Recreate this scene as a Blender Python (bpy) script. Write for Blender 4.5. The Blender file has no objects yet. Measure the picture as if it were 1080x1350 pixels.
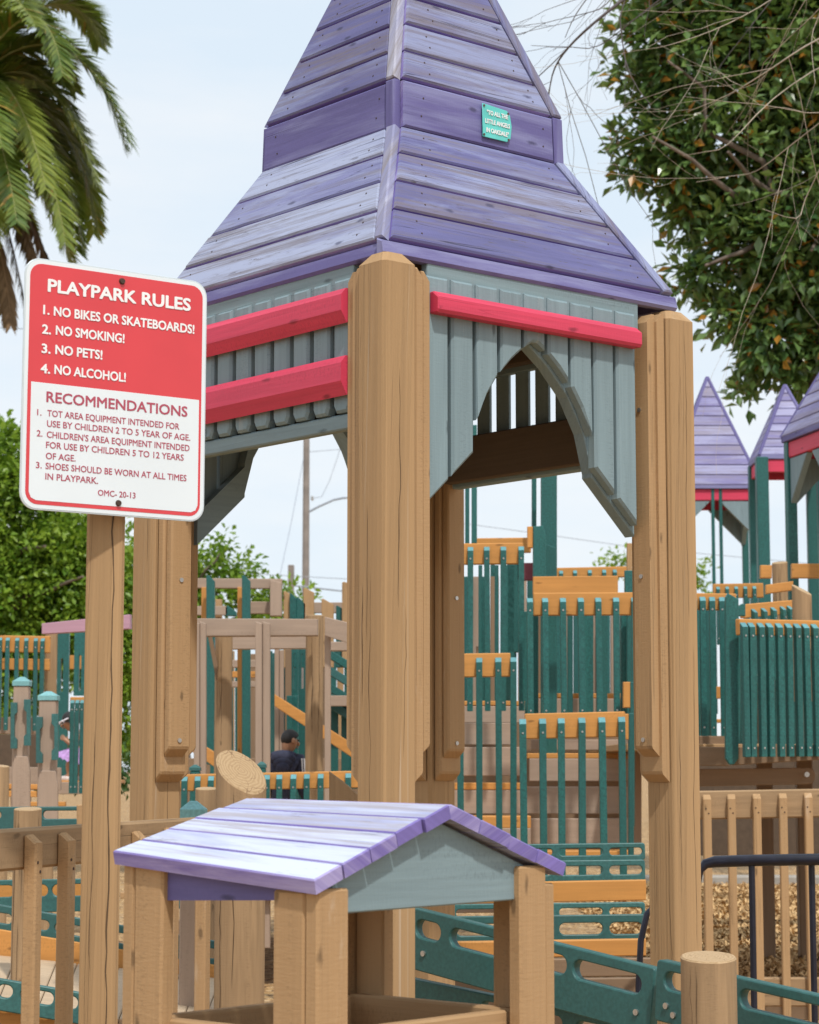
import bpy, math, random, bmesh
from mathutils import Vector, Matrix, noise as mnoise

# ------------------------------------------------------------------ camera, sky, sun, exposure
S = bpy.context.scene
COL = S.collection
F, HC, PITCH = 2900.0, 1.4, math.atan(340 / 2900)      # focal length in photo pixels, eye height, upward pitch
cd = bpy.data.cameras.new('camera')
cd.sensor_fit = 'VERTICAL'; cd.sensor_height = 36; cd.sensor_width = 28.8
cd.lens = F / 1350 * 36
cd.clip_start = .1; cd.clip_end = 3000
cd.dof.use_dof = True; cd.dof.focus_distance = 7.0; cd.dof.aperture_fstop = 9
cam = bpy.data.objects.new('camera', cd); COL.objects.link(cam)
cam.location = (0, 0, HC); cam.rotation_euler = (math.pi / 2 + PITCH, 0, 0)
S.camera = cam

SUN_EL, SUN_DIR = math.radians(56), Vector((.20, -.62, 0)).normalized()
w = bpy.data.worlds.new("World"); S.world = w; w.use_nodes = True
nt = w.node_tree; nt.nodes.clear()
def nd(t, typ, **k):
    n = t.nodes.new(typ)
    for a, b in k.items():
        if a.startswith('i_'):
            key = a[2:].replace('_', ' ')
            n.inputs[key].default_value = b
        else: setattr(n, a, b)
    return n
out = nd(nt, 'ShaderNodeOutputWorld'); bg = nd(nt, 'ShaderNodeBackground'); bg.inputs['Strength'].default_value = .106
sky = nd(nt, 'ShaderNodeTexSky', sky_type='NISHITA', sun_disc=False)
sky.sun_elevation = SUN_EL; sky.sun_rotation = math.atan2(SUN_DIR.x, SUN_DIR.y)
sky.dust_density = 1.5; sky.ozone_density = 1.2
tc = nd(nt, 'ShaderNodeTexCoord'); mp = nd(nt, 'ShaderNodeMapping'); mp.inputs['Scale'].default_value = (1.6, 1.6, 6.5)
n1 = nd(nt, 'ShaderNodeTexNoise'); n1.inputs['Scale'].default_value = 1.7; n1.inputs['Detail'].default_value = 6; n1.inputs['Roughness'].default_value = .55
rp = nd(nt, 'ShaderNodeMapRange'); rp.inputs['From Min'].default_value = .36; rp.inputs['From Max'].default_value = .62
cl_ = nd(nt, 'ShaderNodeMix', data_type='RGBA'); cl_.inputs['A'].default_value = (7.7, 8.8, 9.8, 1); cl_.inputs['B'].default_value = (9.3, 9.6, 9.85, 1)
mx = nd(nt, 'ShaderNodeMix', data_type='RGBA'); mx.inputs['Factor'].default_value = .88
L = nt.links.new
L(tc.outputs['Generated'], mp.inputs['Vector']); L(mp.outputs[0], n1.inputs['Vector']); L(n1.outputs['Fac'], rp.inputs['Value'])
L(rp.outputs[0], cl_.inputs['Factor']); L(sky.outputs[0], mx.inputs['A']); L(cl_.outputs['Result'], mx.inputs['B']); L(mx.outputs['Result'], bg.inputs['Color']); L(bg.outputs[0], out.inputs[0])

sd = bpy.data.lights.new('sun', 'SUN'); sd.energy = 2.9; sd.angle = math.radians(2.5); sd.color = (1, .965, .90)
sun = bpy.data.objects.new('sun', sd); COL.objects.link(sun)
sv = SUN_DIR * math.cos(SUN_EL) + Vector((0, 0, math.sin(SUN_EL)))
sun.rotation_euler = sv.to_track_quat('Z', 'Y').to_euler(); sun.location = (-3, -5, 20)
S.view_settings.view_transform = 'Standard'; S.view_settings.look = 'None'; S.view_settings.gamma = 1
S.view_settings.use_curve_mapping = False; S.view_settings.exposure = 0
S.cycles.use_denoising = True
S.cycles.max_bounces = 6

# ------------------------------------------------------------------ helpers
RN = random.Random(11)
X, Yv, Z = Vector((1, 0, 0)), Vector((0, 1, 0)), Vector((0, 0, 1))
def V(*a): return Vector(a)
def ray(px, py):
    a, b = (px - 540) / F, (675 - py) / F
    return Vector((a, math.cos(PITCH) - b * math.sin(PITCH), math.sin(PITCH) + b * math.cos(PITCH)))
def P(px, py, Y):                       # the point seen at photo pixel px, py at distance Y
    d = ray(px, py); return Vector((0, 0, HC)) + d * (Y / d.y)
def mpp(Y): return Y / F                # metres per photo pixel at distance Y

class MB:
    def __init__(s): s.v, s.f, s.uv, s.rn, s.mi, s.sm = [], [], [], [], [], []
    def add(s, vs, fs, uvs, r=None, m=0, smooth=False):
        b = len(s.v); s.v += [tuple(p) for p in vs]
        if r is None: r = RN.random()
        for f, u in zip(fs, uvs):
            s.f.append([b + i for i in f]); s.uv.append(u); s.rn.append(r); s.mi.append(m); s.sm.append(smooth)
    def mesh(s, name, mats, off=Vector()):
        me = bpy.data.meshes.new(name)
        me.from_pydata([(a - off.x, b - off.y, c - off.z) for a, b, c in s.v], [], s.f)
        ul = me.uv_layers.new(name='UVMap')
        ul.data.foreach_set('uv', [c for u in s.uv for p in u for c in p])
        at = me.attributes.new('rnd', 'FLOAT', 'FACE'); at.data.foreach_set('value', s.rn)
        me.polygons.foreach_set('material_index', s.mi); me.polygons.foreach_set('use_smooth', s.sm)
        for m in (mats if isinstance(mats, (list, tuple)) else [mats]): me.materials.append(m)
        me.update(); return me

def box(mb, c, ax, ay, az, sx, sy, sz, ch=.004, r=None, m=0):     # chamfered box, grain runs along ax
    ch = min(ch, sx * .3, sy * .3, sz * .3)
    A = (ax.normalized(), ay.normalized(), az.normalized()); H = (sx / 2, sy / 2, sz / 2)
    loc, idx = [], {}
    for i in (-1, 1):
        for j in (-1, 1):
            for k in (-1, 1):
                sg = (i, j, k)
                for a in range(3):
                    idx[(i, j, k, a)] = len(loc)
                    loc.append([sg[q] * (H[q] if q == a else H[q] - ch) for q in range(3)])
    fs = []
    for a in range(3):
        b, d = (a + 1) % 3, (a + 2) % 3
        for s in (-1, 1):
            q = []
            for (p, t) in ((-1, -1), (1, -1), (1, 1), (-1, 1)):
                g = [0, 0, 0]; g[a] = s; g[b] = p; g[d] = t; q.append(idx[(*g, a)])
            fs.append(q)
        for p in (-1, 1):
            for t in (-1, 1):
                g1 = [0, 0, 0]; g1[b] = p; g1[d] = t; g2 = list(g1); g1[a] = -1; g2[a] = 1
                fs.append([idx[(*g1, b)], idx[(*g2, b)], idx[(*g2, d)], idx[(*g1, d)]])
    for i in (-1, 1):
        for j in (-1, 1):
            for k in (-1, 1): fs.append([idx[(i, j, k, 0)], idx[(i, j, k, 1)], idx[(i, j, k, 2)]])
    ff, uu = [], []
    for f in fs:
        p = [Vector(loc[i]) for i in f]
        n = (p[1] - p[0]).cross(p[2] - p[0]); cen = sum(p, Vector()) / len(p)
        if n.dot(cen) < 0: f = f[::-1]; p = p[::-1]
        n = Vector((abs(n.x), abs(n.y), abs(n.z)))
        if n.y >= n.z and n.y > n.x * 1.01: u = [(q.x, q.z + 3) for q in p]
        elif n.z >= n.x: u = [(q.x, q.y) for q in p]
        else: u = [(q.y, q.z + 7) for q in p]
        ff.append(f); uu.append(u)
    mb.add([c + A[0] * q[0] + A[1] * q[1] + A[2] * q[2] for q in loc], ff, uu, r, m)

def beam(mb, A, B, w, h, ch=.004, up=Z, r=None, m=0):             # straight timber between two points
    ax = (B - A); Ln = ax.length; ax = ax.normalized()
    ay = up.cross(ax).normalized(); az = ax.cross(ay)
    box(mb, (A + B) / 2, ax, ay, az, Ln, w, h, ch, r, m)

def area(p): return sum(p[i][0] * p[(i + 1) % len(p)][1] - p[(i + 1) % len(p)][0] * p[i][1] for i in range(len(p))) / 2
def inset(p, c):
    n = len(p); o = []
    for i in range(n):
        a, b, d = Vector(p[i - 1]), Vector(p[i]), Vector(p[(i + 1) % n])
        e1, e2 = (b - a).normalized(), (d - b).normalized()
        n1, n2 = Vector((-e1.y, e1.x)), Vector((-e2.y, e2.x))
        m = n1 + n2; k = m.dot(n1)
        o.append(tuple(b + m * (c / max(k, .35))))
    return o
def prism(mb, poly, O, ea, eb, th, ch=.004, longb=True, r=None, m=0, ms=None, mc=None):  # outline in (ea, eb), front face towards ea x eb
    if area(poly) < 0: poly = poly[::-1]
    ez = ea.cross(eb).normalized(); n = len(poly)
    ip = inset(poly, ch)
    W = lambda p, z: O + ea * p[0] + eb * p[1] + ez * z
    vs = [W(p, th / 2) for p in ip] + [W(p, th / 2 - ch) for p in poly] + [W(p, -th / 2) for p in poly]
    U = (lambda p, z=0: (p[1], p[0] + z)) if longb else (lambda p, z=0: (p[0], p[1] + z))
    fs = [list(range(n)), list(range(3 * n - 1, 2 * n - 1, -1))]
    us = [[U(p) for p in ip], [U(p, 5) for p in poly[::-1]]]; per = 0.
    for i in range(n):
        j = (i + 1) % n
        fs.append([n + i, n + j, j, i]); us.append([U(poly[i]), U(poly[j]), U(ip[j]), U(ip[i])])
        e = abs(poly[j][1] - poly[i][1]) if longb else abs(poly[j][0] - poly[i][0])
        fs.append([2 * n + i, 2 * n + j, n + j, n + i])
        if longb == 'z':                  # grain runs along the extrusion
            p0 = per; per += (Vector(poly[j]) - Vector(poly[i])).length; us.append([(0, p0), (0, per), (th, per), (th, p0)])
        else: us.append([U(poly[i], th), U(poly[j], th), U(poly[j]), U(poly[i])])
    k0 = len(mb.mi); mb.add(vs, fs, us, r, m)
    for k in range(2, len(fs)):
        if k % 2 == 0 and mc is not None: mb.mi[k0 + k] = mc
        if k % 2 and ms is not None: mb.mi[k0 + k] = ms

def quadslab(mb, a, b, c, d, th, ch=.004, r=None, m=0, ms=0):      # plank between four corners, may be twisted; a-b runs along the grain
    n = (b - a).cross(d - a)
    n = n.normalized() * (1 if n.z > 0 else -1)
    q = [a, b, c, d]; cen = (a + b + c + d) / 4
    if (b - a).cross(d - a).z < 0: q = [b, a, d, c]
    top = [p + n * th / 2 + ((q[i - 1] - p).normalized() + (q[(i + 1) % 4] - p).normalized()) * ch for i, p in enumerate(q)]
    mid = [p + n * (th / 2 - ch) for p in q]; bot = [p - n * th / 2 for p in q]
    t = (q[1] - q[0]).normalized(); u = n.cross(t)
    U = lambda p: ((p - q[0]).dot(t), (p - q[0]).dot(u) + (p - q[0]).dot(n))
    vs = top + mid + bot; fs = [[0, 1, 2, 3], [11, 10, 9, 8]]
    for i in range(4): j = (i + 1) % 4; fs += [[4 + i, 4 + j, j, i], [8 + i, 8 + j, 4 + j, 4 + i]]
    k0 = len(mb.mi); mb.add(vs, fs, [[U(vs[i]) for i in f] for f in fs], r, m)
    for k in range(2, 10): mb.mi[k0 + k] = ms

def tube(mb, pts, rad, n=8, r=None, m=0, cap=True):
    pts = [Vector(p) for p in pts]; k = len(pts)
    if not isinstance(rad, (list, tuple)): rad = [rad] * k
    t = (pts[1] - pts[0]).normalized(); a = t.orthogonal().normalized(); vs, fs, us = [], [], []; d = 0
    for i in range(k):
        tt = (pts[min(i + 1, k - 1)] - pts[max(i - 1, 0)]).normalized()
        a = (a - tt * a.dot(tt)).normalized(); b = tt.cross(a)
        if i: d += (pts[i] - pts[i - 1]).length
        for j in range(n):
            g = 2 * math.pi * j / n; vs.append(pts[i] + (a * math.cos(g) + b * math.sin(g)) * rad[i])
        if i:
            for j in range(n):
                q = (j + 1) % n
                fs.append([(i - 1) * n + j, (i - 1) * n + q, i * n + q, i * n + j])
                c = .2; us.append([(d - .1, j * c), (d - .1, j * c + c), (d, j * c + c), (d, j * c)])
    mb.add(vs, fs, us, r, m, True)
    if cap:
        mb.add(vs[:n][::-1], [list(range(n))], [[(0, 0)] * n], r, m); mb.add(vs[-n:], [list(range(n))], [[(0, 0)] * n], r, m)

def check(mb, a, b, n, wd, seed, m=1):                    # a jagged drying crack laid on a timber face
    rr = random.Random(seed); L_ = (b - a).length; t = (b - a).normalized(); u = n.cross(t); k = max(8, int(L_ / .05)); x = 0.; vs, fs = [], []
    for i in range(k + 1):
        f = i / k; x = x * .8 + rr.gauss(0, .0022); w_ = wd * (.25 + .75 * math.sin(math.pi * f) ** .5) * rr.uniform(.5, 1.2) * (1 if 0 < i < k else .1)
        p = a.lerp(b, f) + u * x + n * .0007; vs += [p - u * w_ / 2, p + u * w_ / 2]
        if i: fs.append([2 * i - 2, 2 * i - 1, 2 * i + 1, 2 * i])
    mb.add(vs, fs, [[(0, 0)] * 4] * len(fs), .5, m)
def thing(name, label, cat, loc=(0, 0, 0), rz=0, group=None):
    o = bpy.data.objects.new(name, None); COL.objects.link(o)
    o.location = loc; o.rotation_euler = (0, 0, rz); o.empty_display_size = .2
    o['label'] = label; o['category'] = cat
    if group: o['group'] = group
    return o
def part(name, mb, mats, parent, local=False, label=None):        # one mesh object under its thing
    off = Vector() if (local or parent is None) else root_loc(parent)
    me = mb if isinstance(mb, bpy.types.Mesh) else mb.mesh(name, mats, off)
    o = bpy.data.objects.new(name, me); COL.objects.link(o); o.parent = parent
    if label: o['label'] = label
    return o
def root_loc(p):
    while p.parent: p = p.parent
    return p.location
def solo(name, mb, mats, label, cat, group=None):
    o = bpy.data.objects.new(name, mb if isinstance(mb, bpy.types.Mesh) else mb.mesh(name, mats)); COL.objects.link(o)
    o['label'] = label; o['category'] = cat
    if group: o['group'] = group
    return o
def structure(name, mb, mats, kind='structure'):
    o = bpy.data.objects.new(name, mb if isinstance(mb, bpy.types.Mesh) else mb.mesh(name, mats)); COL.objects.link(o); o['kind'] = kind
    return o
def evalmesh(data, name, mat=None, mods=None):
    o = bpy.data.objects.new('temporary', data); COL.objects.link(o)
    if mods: mods(o)
    dg = bpy.context.evaluated_depsgraph_get(); dg.update()
    me = bpy.data.meshes.new_from_object(o.evaluated_get(dg)); me.name = name
    bpy.data.objects.remove(o)
    if mat:
        me.materials.clear(); me.materials.append(mat)
    return me
def text_mesh(txt, size, mat, bold=0., ext=.0008, align='LEFT', sx=1, spacing=1.0):
    c = bpy.data.curves.new('lettering', 'FONT'); c.body = txt; c.size = size; c.extrude = ext
    c.align_x = align; c.space_character = spacing; c.resolution_u = 3
    me = evalmesh(c, 'lettering', mat)
    if sx != 1: me.transform(Matrix.Diagonal((sx, 1, 1, 1)))
    if bold:                              # thicker strokes: shifted copies, each a hair in front of the last
        vs, fs = [], []
        for k, (dx, dy) in enumerate(((-1, 0), (1, 0), (0, 1), (0, -1), (-.7, .7), (.7, .7), (.7, -.7), (-.7, -.7))):
            b = len(vs); vs += [(v.co.x + dx * bold, v.co.y + dy * bold, v.co.z + k * .00004) for v in me.vertices]
            fs += [[b + i for i in p.vertices] for p in me.polygons]
        me = bpy.data.meshes.new('lettering'); me.from_pydata(vs, [], fs); me.materials.append(mat)
    return me
def rrect(x0, y0, x1, y1, r, n=6):
    o = []
    for cx, cy, a in ((x1 - r, y0 + r, -90), (x1 - r, y1 - r, 0), (x0 + r, y1 - r, 90), (x0 + r, y0 + r, 180)):
        for i in range(n + 1):
            g = math.radians(a + 90 * i / n); o.append((cx + r * math.cos(g), cy + r * math.sin(g)))
    return o
def plate(outlines, th, mat, name, bevel=.0):                     # filled flat outlines (holes allowed), standing in local x, z
    c = bpy.data.curves.new(name, 'CURVE'); c.dimensions = '2D'; c.fill_mode = 'BOTH'
    for p in outlines:
        s = c.splines.new('POLY'); s.points.add(len(p) - 1); s.use_cyclic_u = True
        for q, (a, b) in zip(s.points, p): q.co = (a, b, 0, 1)
    c.extrude = th / 2 - bevel; c.bevel_depth = bevel; c.bevel_resolution = 1; c.offset = -bevel
    me = evalmesh(c, name, mat)
    me.transform(Matrix.Rotation(math.pi / 2, 4, 'X'))            # y -> z, front towards -y
    return me

# ------------------------------------------------------------------ materials
def newmat(name):
    m = bpy.data.materials.new(name); m.use_nodes = True; t = m.node_tree; t.nodes.clear()
    o = nd(t, 'ShaderNodeOutputMaterial'); b = nd(t, 'ShaderNodeBsdfPrincipled'); t.links.new(b.outputs[0], o.inputs[0])
    return m, t, b
def mixc(t, fac, a, b, mode='MIX'):
    n = nd(t, 'ShaderNodeMix', data_type='RGBA', blend_type=mode)
    for k, v in (('Factor', fac), ('A', a), ('B', b)):
        if hasattr(v, 'is_linked') or isinstance(v, bpy.types.NodeSocket): t.links.new(v, n.inputs[k])
        elif k == 'Factor': n.inputs[k].default_value = v
        else: n.inputs[k].default_value = (*v, 1)
    return n.outputs['Result']
def mrange(t, v, a, b, c=0, d=1):
    n = nd(t, 'ShaderNodeMapRange'); t.links.new(v, n.inputs['Value'])
    for k, q in (('From Min', a), ('From Max', b), ('To Min', c), ('To Max', d)): n.inputs[k].default_value = q
    return n.outputs[0]
def mth(t, op, a, b=0.):
    n = nd(t, 'ShaderNodeMath', operation=op)
    for i, v in enumerate((a, b)):
        if isinstance(v, bpy.types.NodeSocket): t.links.new(v, n.inputs[i])
        else: n.inputs[i].default_value = v
    return n.outputs[0]
def boardco(t):                          # board coordinates in metres (along, across) shifted at random per board
    uv = nd(t, 'ShaderNodeUVMap'); uv.uv_map = 'UVMap'
    at = nd(t, 'ShaderNodeAttribute'); at.attribute_name = 'rnd'
    oi = nd(t, 'ShaderNodeObjectInfo')
    r = mth(t, 'FRACT', mth(t, 'ADD', at.outputs['Fac'], oi.outputs['Random']))
    cx = nd(t, 'ShaderNodeCombineXYZ'); t.links.new(mth(t, 'MULTIPLY', r, 41.), cx.inputs[0]); t.links.new(mth(t, 'MULTIPLY', r, 17.), cx.inputs[1]); t.links.new(mth(t, 'MULTIPLY', r, 9.), cx.inputs[2])
    ad = nd(t, 'ShaderNodeVectorMath', operation='ADD'); t.links.new(uv.outputs[0], ad.inputs[0]); t.links.new(cx.outputs[0], ad.inputs[1])
    return ad.outputs[0], r
def nz(t, co, sx, sy, scale=1., detail=4., rough=.6, dist=0.):
    m = nd(t, 'ShaderNodeMapping'); m.inputs['Scale'].default_value = (sx, sy, 1); t.links.new(co, m.inputs['Vector'])
    n = nd(t, 'ShaderNodeTexNoise'); n.inputs['Scale'].default_value = scale; n.inputs['Detail'].default_value = detail; n.inputs['Roughness'].default_value = rough
    n.inputs['Distortion'].default_value = dist
    t.links.new(m.outputs[0], n.inputs['Vector']); return n.outputs['Fac']
def bump(t, b, h, s, d=.002):
    n = nd(t, 'ShaderNodeBump'); n.inputs['Strength'].default_value = s; n.inputs['Distance'].default_value = d
    t.links.new(h, n.inputs['Height']); t.links.new(n.outputs[0], b.inputs['Normal'])

def wood(name, base, lo=.72, hi=1.12, rough=.7, cracks=.7, knots=True, scuff=0., var=.2, grain=55, worn=None, worn_amt=.5, grey=None, bs=.5, blm=.45):
    m, t, b = newmat(name); co, r = boardco(t)
    g = nz(t, co, 2.2, grain, 1, 5, .65, .3); bl = nz(t, co, 1.3, 5, 1, 3)
    c = mixc(t, mrange(t, g, .3, .7), tuple(x * lo for x in base), tuple(min(x * hi, .95) for x in base))
    c = mixc(t, mrange(t, bl, .35, .7, 0, blm), c, tuple(x * .72 for x in base))
    sw = mth(t, 'MULTIPLY', mrange(t, nz(t, co, 230, 70, 1, 2, .6), .52, .66), mrange(t, nz(t, co, .9, 14, 1, 2), .50, .60, 0, .38 if not worn else .12))
    c = mixc(t, sw, c, tuple(x * .5 for x in base))
    if worn:
        wn = nz(t, co, 1.6, 16, 1, 6, .7, .4); w2 = nz(t, co, .9, 4.5, 1, 3)
        k = mth(t, 'ADD', mth(t, 'ADD', wn, mth(t, 'MULTIPLY', w2, .8)), mth(t, 'MULTIPLY', r, .35))
        c = mixc(t, mrange(t, k, 1.28 - worn_amt * .6, 1.55 - worn_amt * .6), c, worn)
        if grey:
            gn = nz(t, co, 1.1, 26, 1, 6, .75, .5)
            c = mixc(t, mrange(t, mth(t, 'ADD', gn, mth(t, 'MULTIPLY', mth(t, 'FRACT', mth(t, 'MULTIPLY', r, 7.3)), .12)), .52, .68, 0, .85), c, grey)
            fl = mth(t, 'MULTIPLY', mrange(t, nz(t, co, 9, 75, 1, 4, .7), .60, .66), mrange(t, nz(t, co, 1.4, 6, 1, 2), .45, .62, 0, .85))
            c = mixc(t, fl, c, tuple(x * .6 for x in grey))
    vv = mth(t, 'FRACT', mth(t, 'MULTIPLY', r, 5.77))
    c = mixc(t, mrange(t, vv, 0, 1, var, 0), c, tuple(x * .55 for x in base))
    h = g
    if cracks:
        cr = nz(t, co, .55, 34, 1, 2, .5, .6); ck = mrange(t, mth(t, 'ABSOLUTE', mth(t, 'SUBTRACT', cr, .5)), .0, .012, 1, 0)
        cm = mrange(t, nz(t, co, .8, 2.5, 1, 2), .52, .62, 0, cracks); ck = mth(t, 'MULTIPLY', ck, cm)
        c = mixc(t, ck, c, tuple(x * .22 for x in base)); h = mth(t, 'SUBTRACT', h, mth(t, 'MULTIPLY', ck, 2.))
    if knots:
        mpn = nd(t, 'ShaderNodeMapping'); mpn.inputs['Scale'].default_value = (2.3, 6.5, 1); t.links.new(co, mpn.inputs['Vector'])
        vo = nd(t, 'ShaderNodeTexVoronoi'); vo.inputs['Scale'].default_value = 1.5; vo.voronoi_dimensions = '2D'; t.links.new(mpn.outputs[0], vo.inputs['Vector'])
        kk = mth(t, 'ADD', vo.outputs['Distance'], mth(t, 'MULTIPLY', nz(t, co, 30, 60, 1, 2), .12))
        kn = mrange(t, kk, .09, .15, .75, 0)
        sel = nd(t, 'ShaderNodeSeparateColor'); t.links.new(vo.outputs['Color'], sel.inputs[0])
        kn = mth(t, 'MULTIPLY', kn, mrange(t, sel.outputs[0], .62, .66))
        c = mixc(t, kn, c, tuple(x * .3 for x in base))
    if scuff:
        sc = nz(t, co, 3, 15, 1, 5, .75); s2 = nz(t, co, .7, 2, 1, 2)
        c = mixc(t, mth(t, 'MULTIPLY', mrange(t, sc, .58, .72), mrange(t, s2, .5, .68, 0, scuff)), c, (.72, .66, .58))
    t.links.new(c, b.inputs['Base Color']); b.inputs['Roughness'].default_value = rough
    b.inputs['Specular IOR Level'].default_value = .35
    rs = nz(t, co, 160, 25, 1, 2); bump(t, b, mth(t, 'ADD', h, mth(t, 'MULTIPLY', rs, .5)), bs, .002)
    return m
def plastic(name, base, rough=.45, speck=.35, spec=.5):
    m, t, b = newmat(name); tcn = nd(t, 'ShaderNodeTexCoord')
    n = nd(t, 'ShaderNodeTexNoise'); n.inputs['Scale'].default_value = 90; n.inputs['Detail'].default_value = 4; t.links.new(tcn.outputs['Object'], n.inputs['Vector'])
    n2 = nd(t, 'ShaderNodeTexNoise'); n2.inputs['Scale'].default_value = 6; n2.inputs['Detail'].default_value = 5; t.links.new(tcn.outputs['Object'], n2.inputs['Vector'])
    oi = nd(t, 'ShaderNodeObjectInfo')
    c = mixc(t, mrange(t, n.outputs['Fac'], .35, .7), tuple(x * (1 - speck) for x in base), tuple(min(1, x * (1 + speck)) for x in base))
    c = mixc(t, mrange(t, n2.outputs['Fac'], .45, .8, 0, .2), c, tuple(min(1, x * 1.5 + .02) for x in base))
    c = mixc(t, mrange(t, oi.outputs['Random'], 0, 1, 0, .55), c, tuple(x * .6 for x in base))
    t.links.new(c, b.inputs['Base Color']); b.inputs['Roughness'].default_value = rough; b.inputs['Specular IOR Level'].default_value = spec
    bump(t, b, n.outputs['Fac'], .15, .002); return m
def plain(name, base, rough=.5, metal=0., var=.15, sc=20.):
    m, t, b = newmat(name); tcn = nd(t, 'ShaderNodeTexCoord')
    n = nd(t, 'ShaderNodeTexNoise'); n.inputs['Scale'].default_value = sc; n.inputs['Detail'].default_value = 5; t.links.new(tcn.outputs['Object'], n.inputs['Vector'])
    c = mixc(t, mrange(t, n.outputs['Fac'], .3, .7), tuple(x * (1 - var) for x in base), tuple(min(1, x * (1 + var)) for x in base))
    t.links.new(c, b.inputs['Base Color']); b.inputs['Roughness'].default_value = rough; b.inputs['Metallic'].default_value = metal
    return m
def leafmat(name, c1, c2, c3=None, amt3=.06, rough=.4, trans=.35, spec=.5):
    m, t, b = newmat(name)
    at = nd(t, 'ShaderNodeAttribute'); at.attribute_name = 'rnd'; r = at.outputs['Fac']
    c = mixc(t, r, c1, c2)
    if c3: c = mixc(t, mrange(t, mth(t, 'FRACT', mth(t, 'MULTIPLY', r, 13.7)), 1 - amt3, 1 - amt3 * .8), c, c3)
    t.links.new(c, b.inputs['Base Color']); b.inputs['Roughness'].default_value = rough; b.inputs['Specular IOR Level'].default_value = spec
    tr = nd(t, 'ShaderNodeBsdfTranslucent'); t.links.new(mixc(t, .3, c, (.25, .35, .02)), tr.inputs['Color'])
    mxs = nd(t, 'ShaderNodeMixShader'); mxs.inputs[0].default_value = trans
    t.links.new(b.outputs[0], mxs.inputs[1]); t.links.new(tr.outputs[0], mxs.inputs[2])
    t.links.new(mxs.outputs[0], [n for n in t.nodes if n.type == 'OUTPUT_MATERIAL'][0].inputs[0]); return m

TAN = wood('tan_painted_timber', (.45, .28, .138), .93, 1.04, .8, .35, True, .7, .12, 95, bs=1., blm=.28)
TANB = wood('tan_painted_board', (.46, .285, .142), .92, 1.04, .75, .4, True, .4, .12, 95, bs=.8, blm=.25)
LOG = wood('weathered_log', (.42, .275, .15), .7, 1.12, .8, 1., True, 0, .15, 40)
ENDG = None
def endgrain():
    m, t, b = newmat('log_end_grain'); uv = nd(t, 'ShaderNodeUVMap'); uv.uv_map = 'UVMap'
    wv = nd(t, 'ShaderNodeTexWave', wave_type='RINGS', rings_direction='Z'); wv.inputs['Scale'].default_value = 24; wv.inputs['Distortion'].default_value = 7; wv.inputs['Detail'].default_value = 3
    t.links.new(uv.outputs[0], wv.inputs['Vector'])
    sx_ = nd(t, 'ShaderNodeSeparateXYZ'); t.links.new(uv.outputs[0], sx_.inputs[0])
    an = mth(t, 'ARCTAN2', sx_.outputs[1], sx_.outputs[0]); vl = nd(t, 'ShaderNodeVectorMath', operation='LENGTH'); t.links.new(uv.outputs[0], vl.inputs[0])
    oi = nd(t, 'ShaderNodeObjectInfo'); cb = nd(t, 'ShaderNodeCombineXYZ'); t.links.new(mth(t, 'MULTIPLY', an, 1.5), cb.inputs[0]); t.links.new(mth(t, 'MULTIPLY', vl.outputs['Value'], 9.), cb.inputs[1]); t.links.new(mth(t, 'MULTIPLY', oi.outputs['Random'], 50.), cb.inputs[2])
    cn = nd(t, 'ShaderNodeTexNoise'); cn.inputs['Scale'].default_value = 1.; cn.inputs['Detail'].default_value = 1.5; t.links.new(cb.outputs[0], cn.inputs['Vector'])
    crk = mrange(t, mth(t, 'ABSOLUTE', mth(t, 'SUBTRACT', cn.outputs['Fac'], .5)), 0, .010, .85, 0)
    nn = nd(t, 'ShaderNodeTexNoise'); nn.inputs['Scale'].default_value = 60; nn.inputs['Detail'].default_value = 5; t.links.new(uv.outputs[0], nn.inputs['Vector'])
    c = mixc(t, wv.outputs['Fac'], (.40, .27, .145), (.49, .345, .20)); c = mixc(t, mrange(t, nn.outputs['Fac'], .5, .75, 0, .3), c, (.38, .25, .13))
    c = mixc(t, crk, c, (.20, .115, .06))
    t.links.new(c, b.inputs['Base Color']); b.inputs['Roughness'].default_value = .9; bump(t, b, nn.outputs['Fac'], .6, .004); return m
ENDG = endgrain()
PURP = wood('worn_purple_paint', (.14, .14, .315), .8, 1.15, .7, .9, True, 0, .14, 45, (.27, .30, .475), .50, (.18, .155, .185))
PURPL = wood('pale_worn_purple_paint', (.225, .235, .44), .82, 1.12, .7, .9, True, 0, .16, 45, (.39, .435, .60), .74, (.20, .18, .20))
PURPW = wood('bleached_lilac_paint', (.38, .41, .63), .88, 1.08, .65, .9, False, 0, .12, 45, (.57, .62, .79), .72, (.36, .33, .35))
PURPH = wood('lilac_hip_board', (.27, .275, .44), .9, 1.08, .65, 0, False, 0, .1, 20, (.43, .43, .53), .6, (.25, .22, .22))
PURPC = wood('fresh_purple_paint', (.145, .128, .325), .82, 1.12, .65, .6, True, 0, .1, 45, (.24, .24, .44), .50)
PURPE = wood('purple_plank_edge', (.21, .165, .46), .8, 1.15, .65, .3, False, 0, .2, 30, (.42, .37, .64), .4)
PURPF = wood('distant_purple_boards', (.225, .205, .43), .8, 1.15, .6, .5, False, 0, .3, 30, (.37, .37, .58), .5, (.26, .23, .30))
GREY = wood('blue_grey_paint', (.235, .32, .35), .85, 1.08, .65, .3, True, .25, .12)
RED = wood('crimson_paint', (.68, .055, .115), .85, 1.12, .5, .35, True, 0, .08)
PINK = wood('faded_pink_paint', (.52, .30, .38), .88, 1.1, .6, .3, False, 0, .1)
TAUPE = wood('taupe_composite', (.42, .31, .235), .88, 1.08, .6, 0, False, 0, .15, 30, bs=.25)
TAUPD = wood('brown_composite', (.27, .175, .105), .88, 1.08, .6, 0, False, 0, .12, 30, bs=.25)
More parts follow.
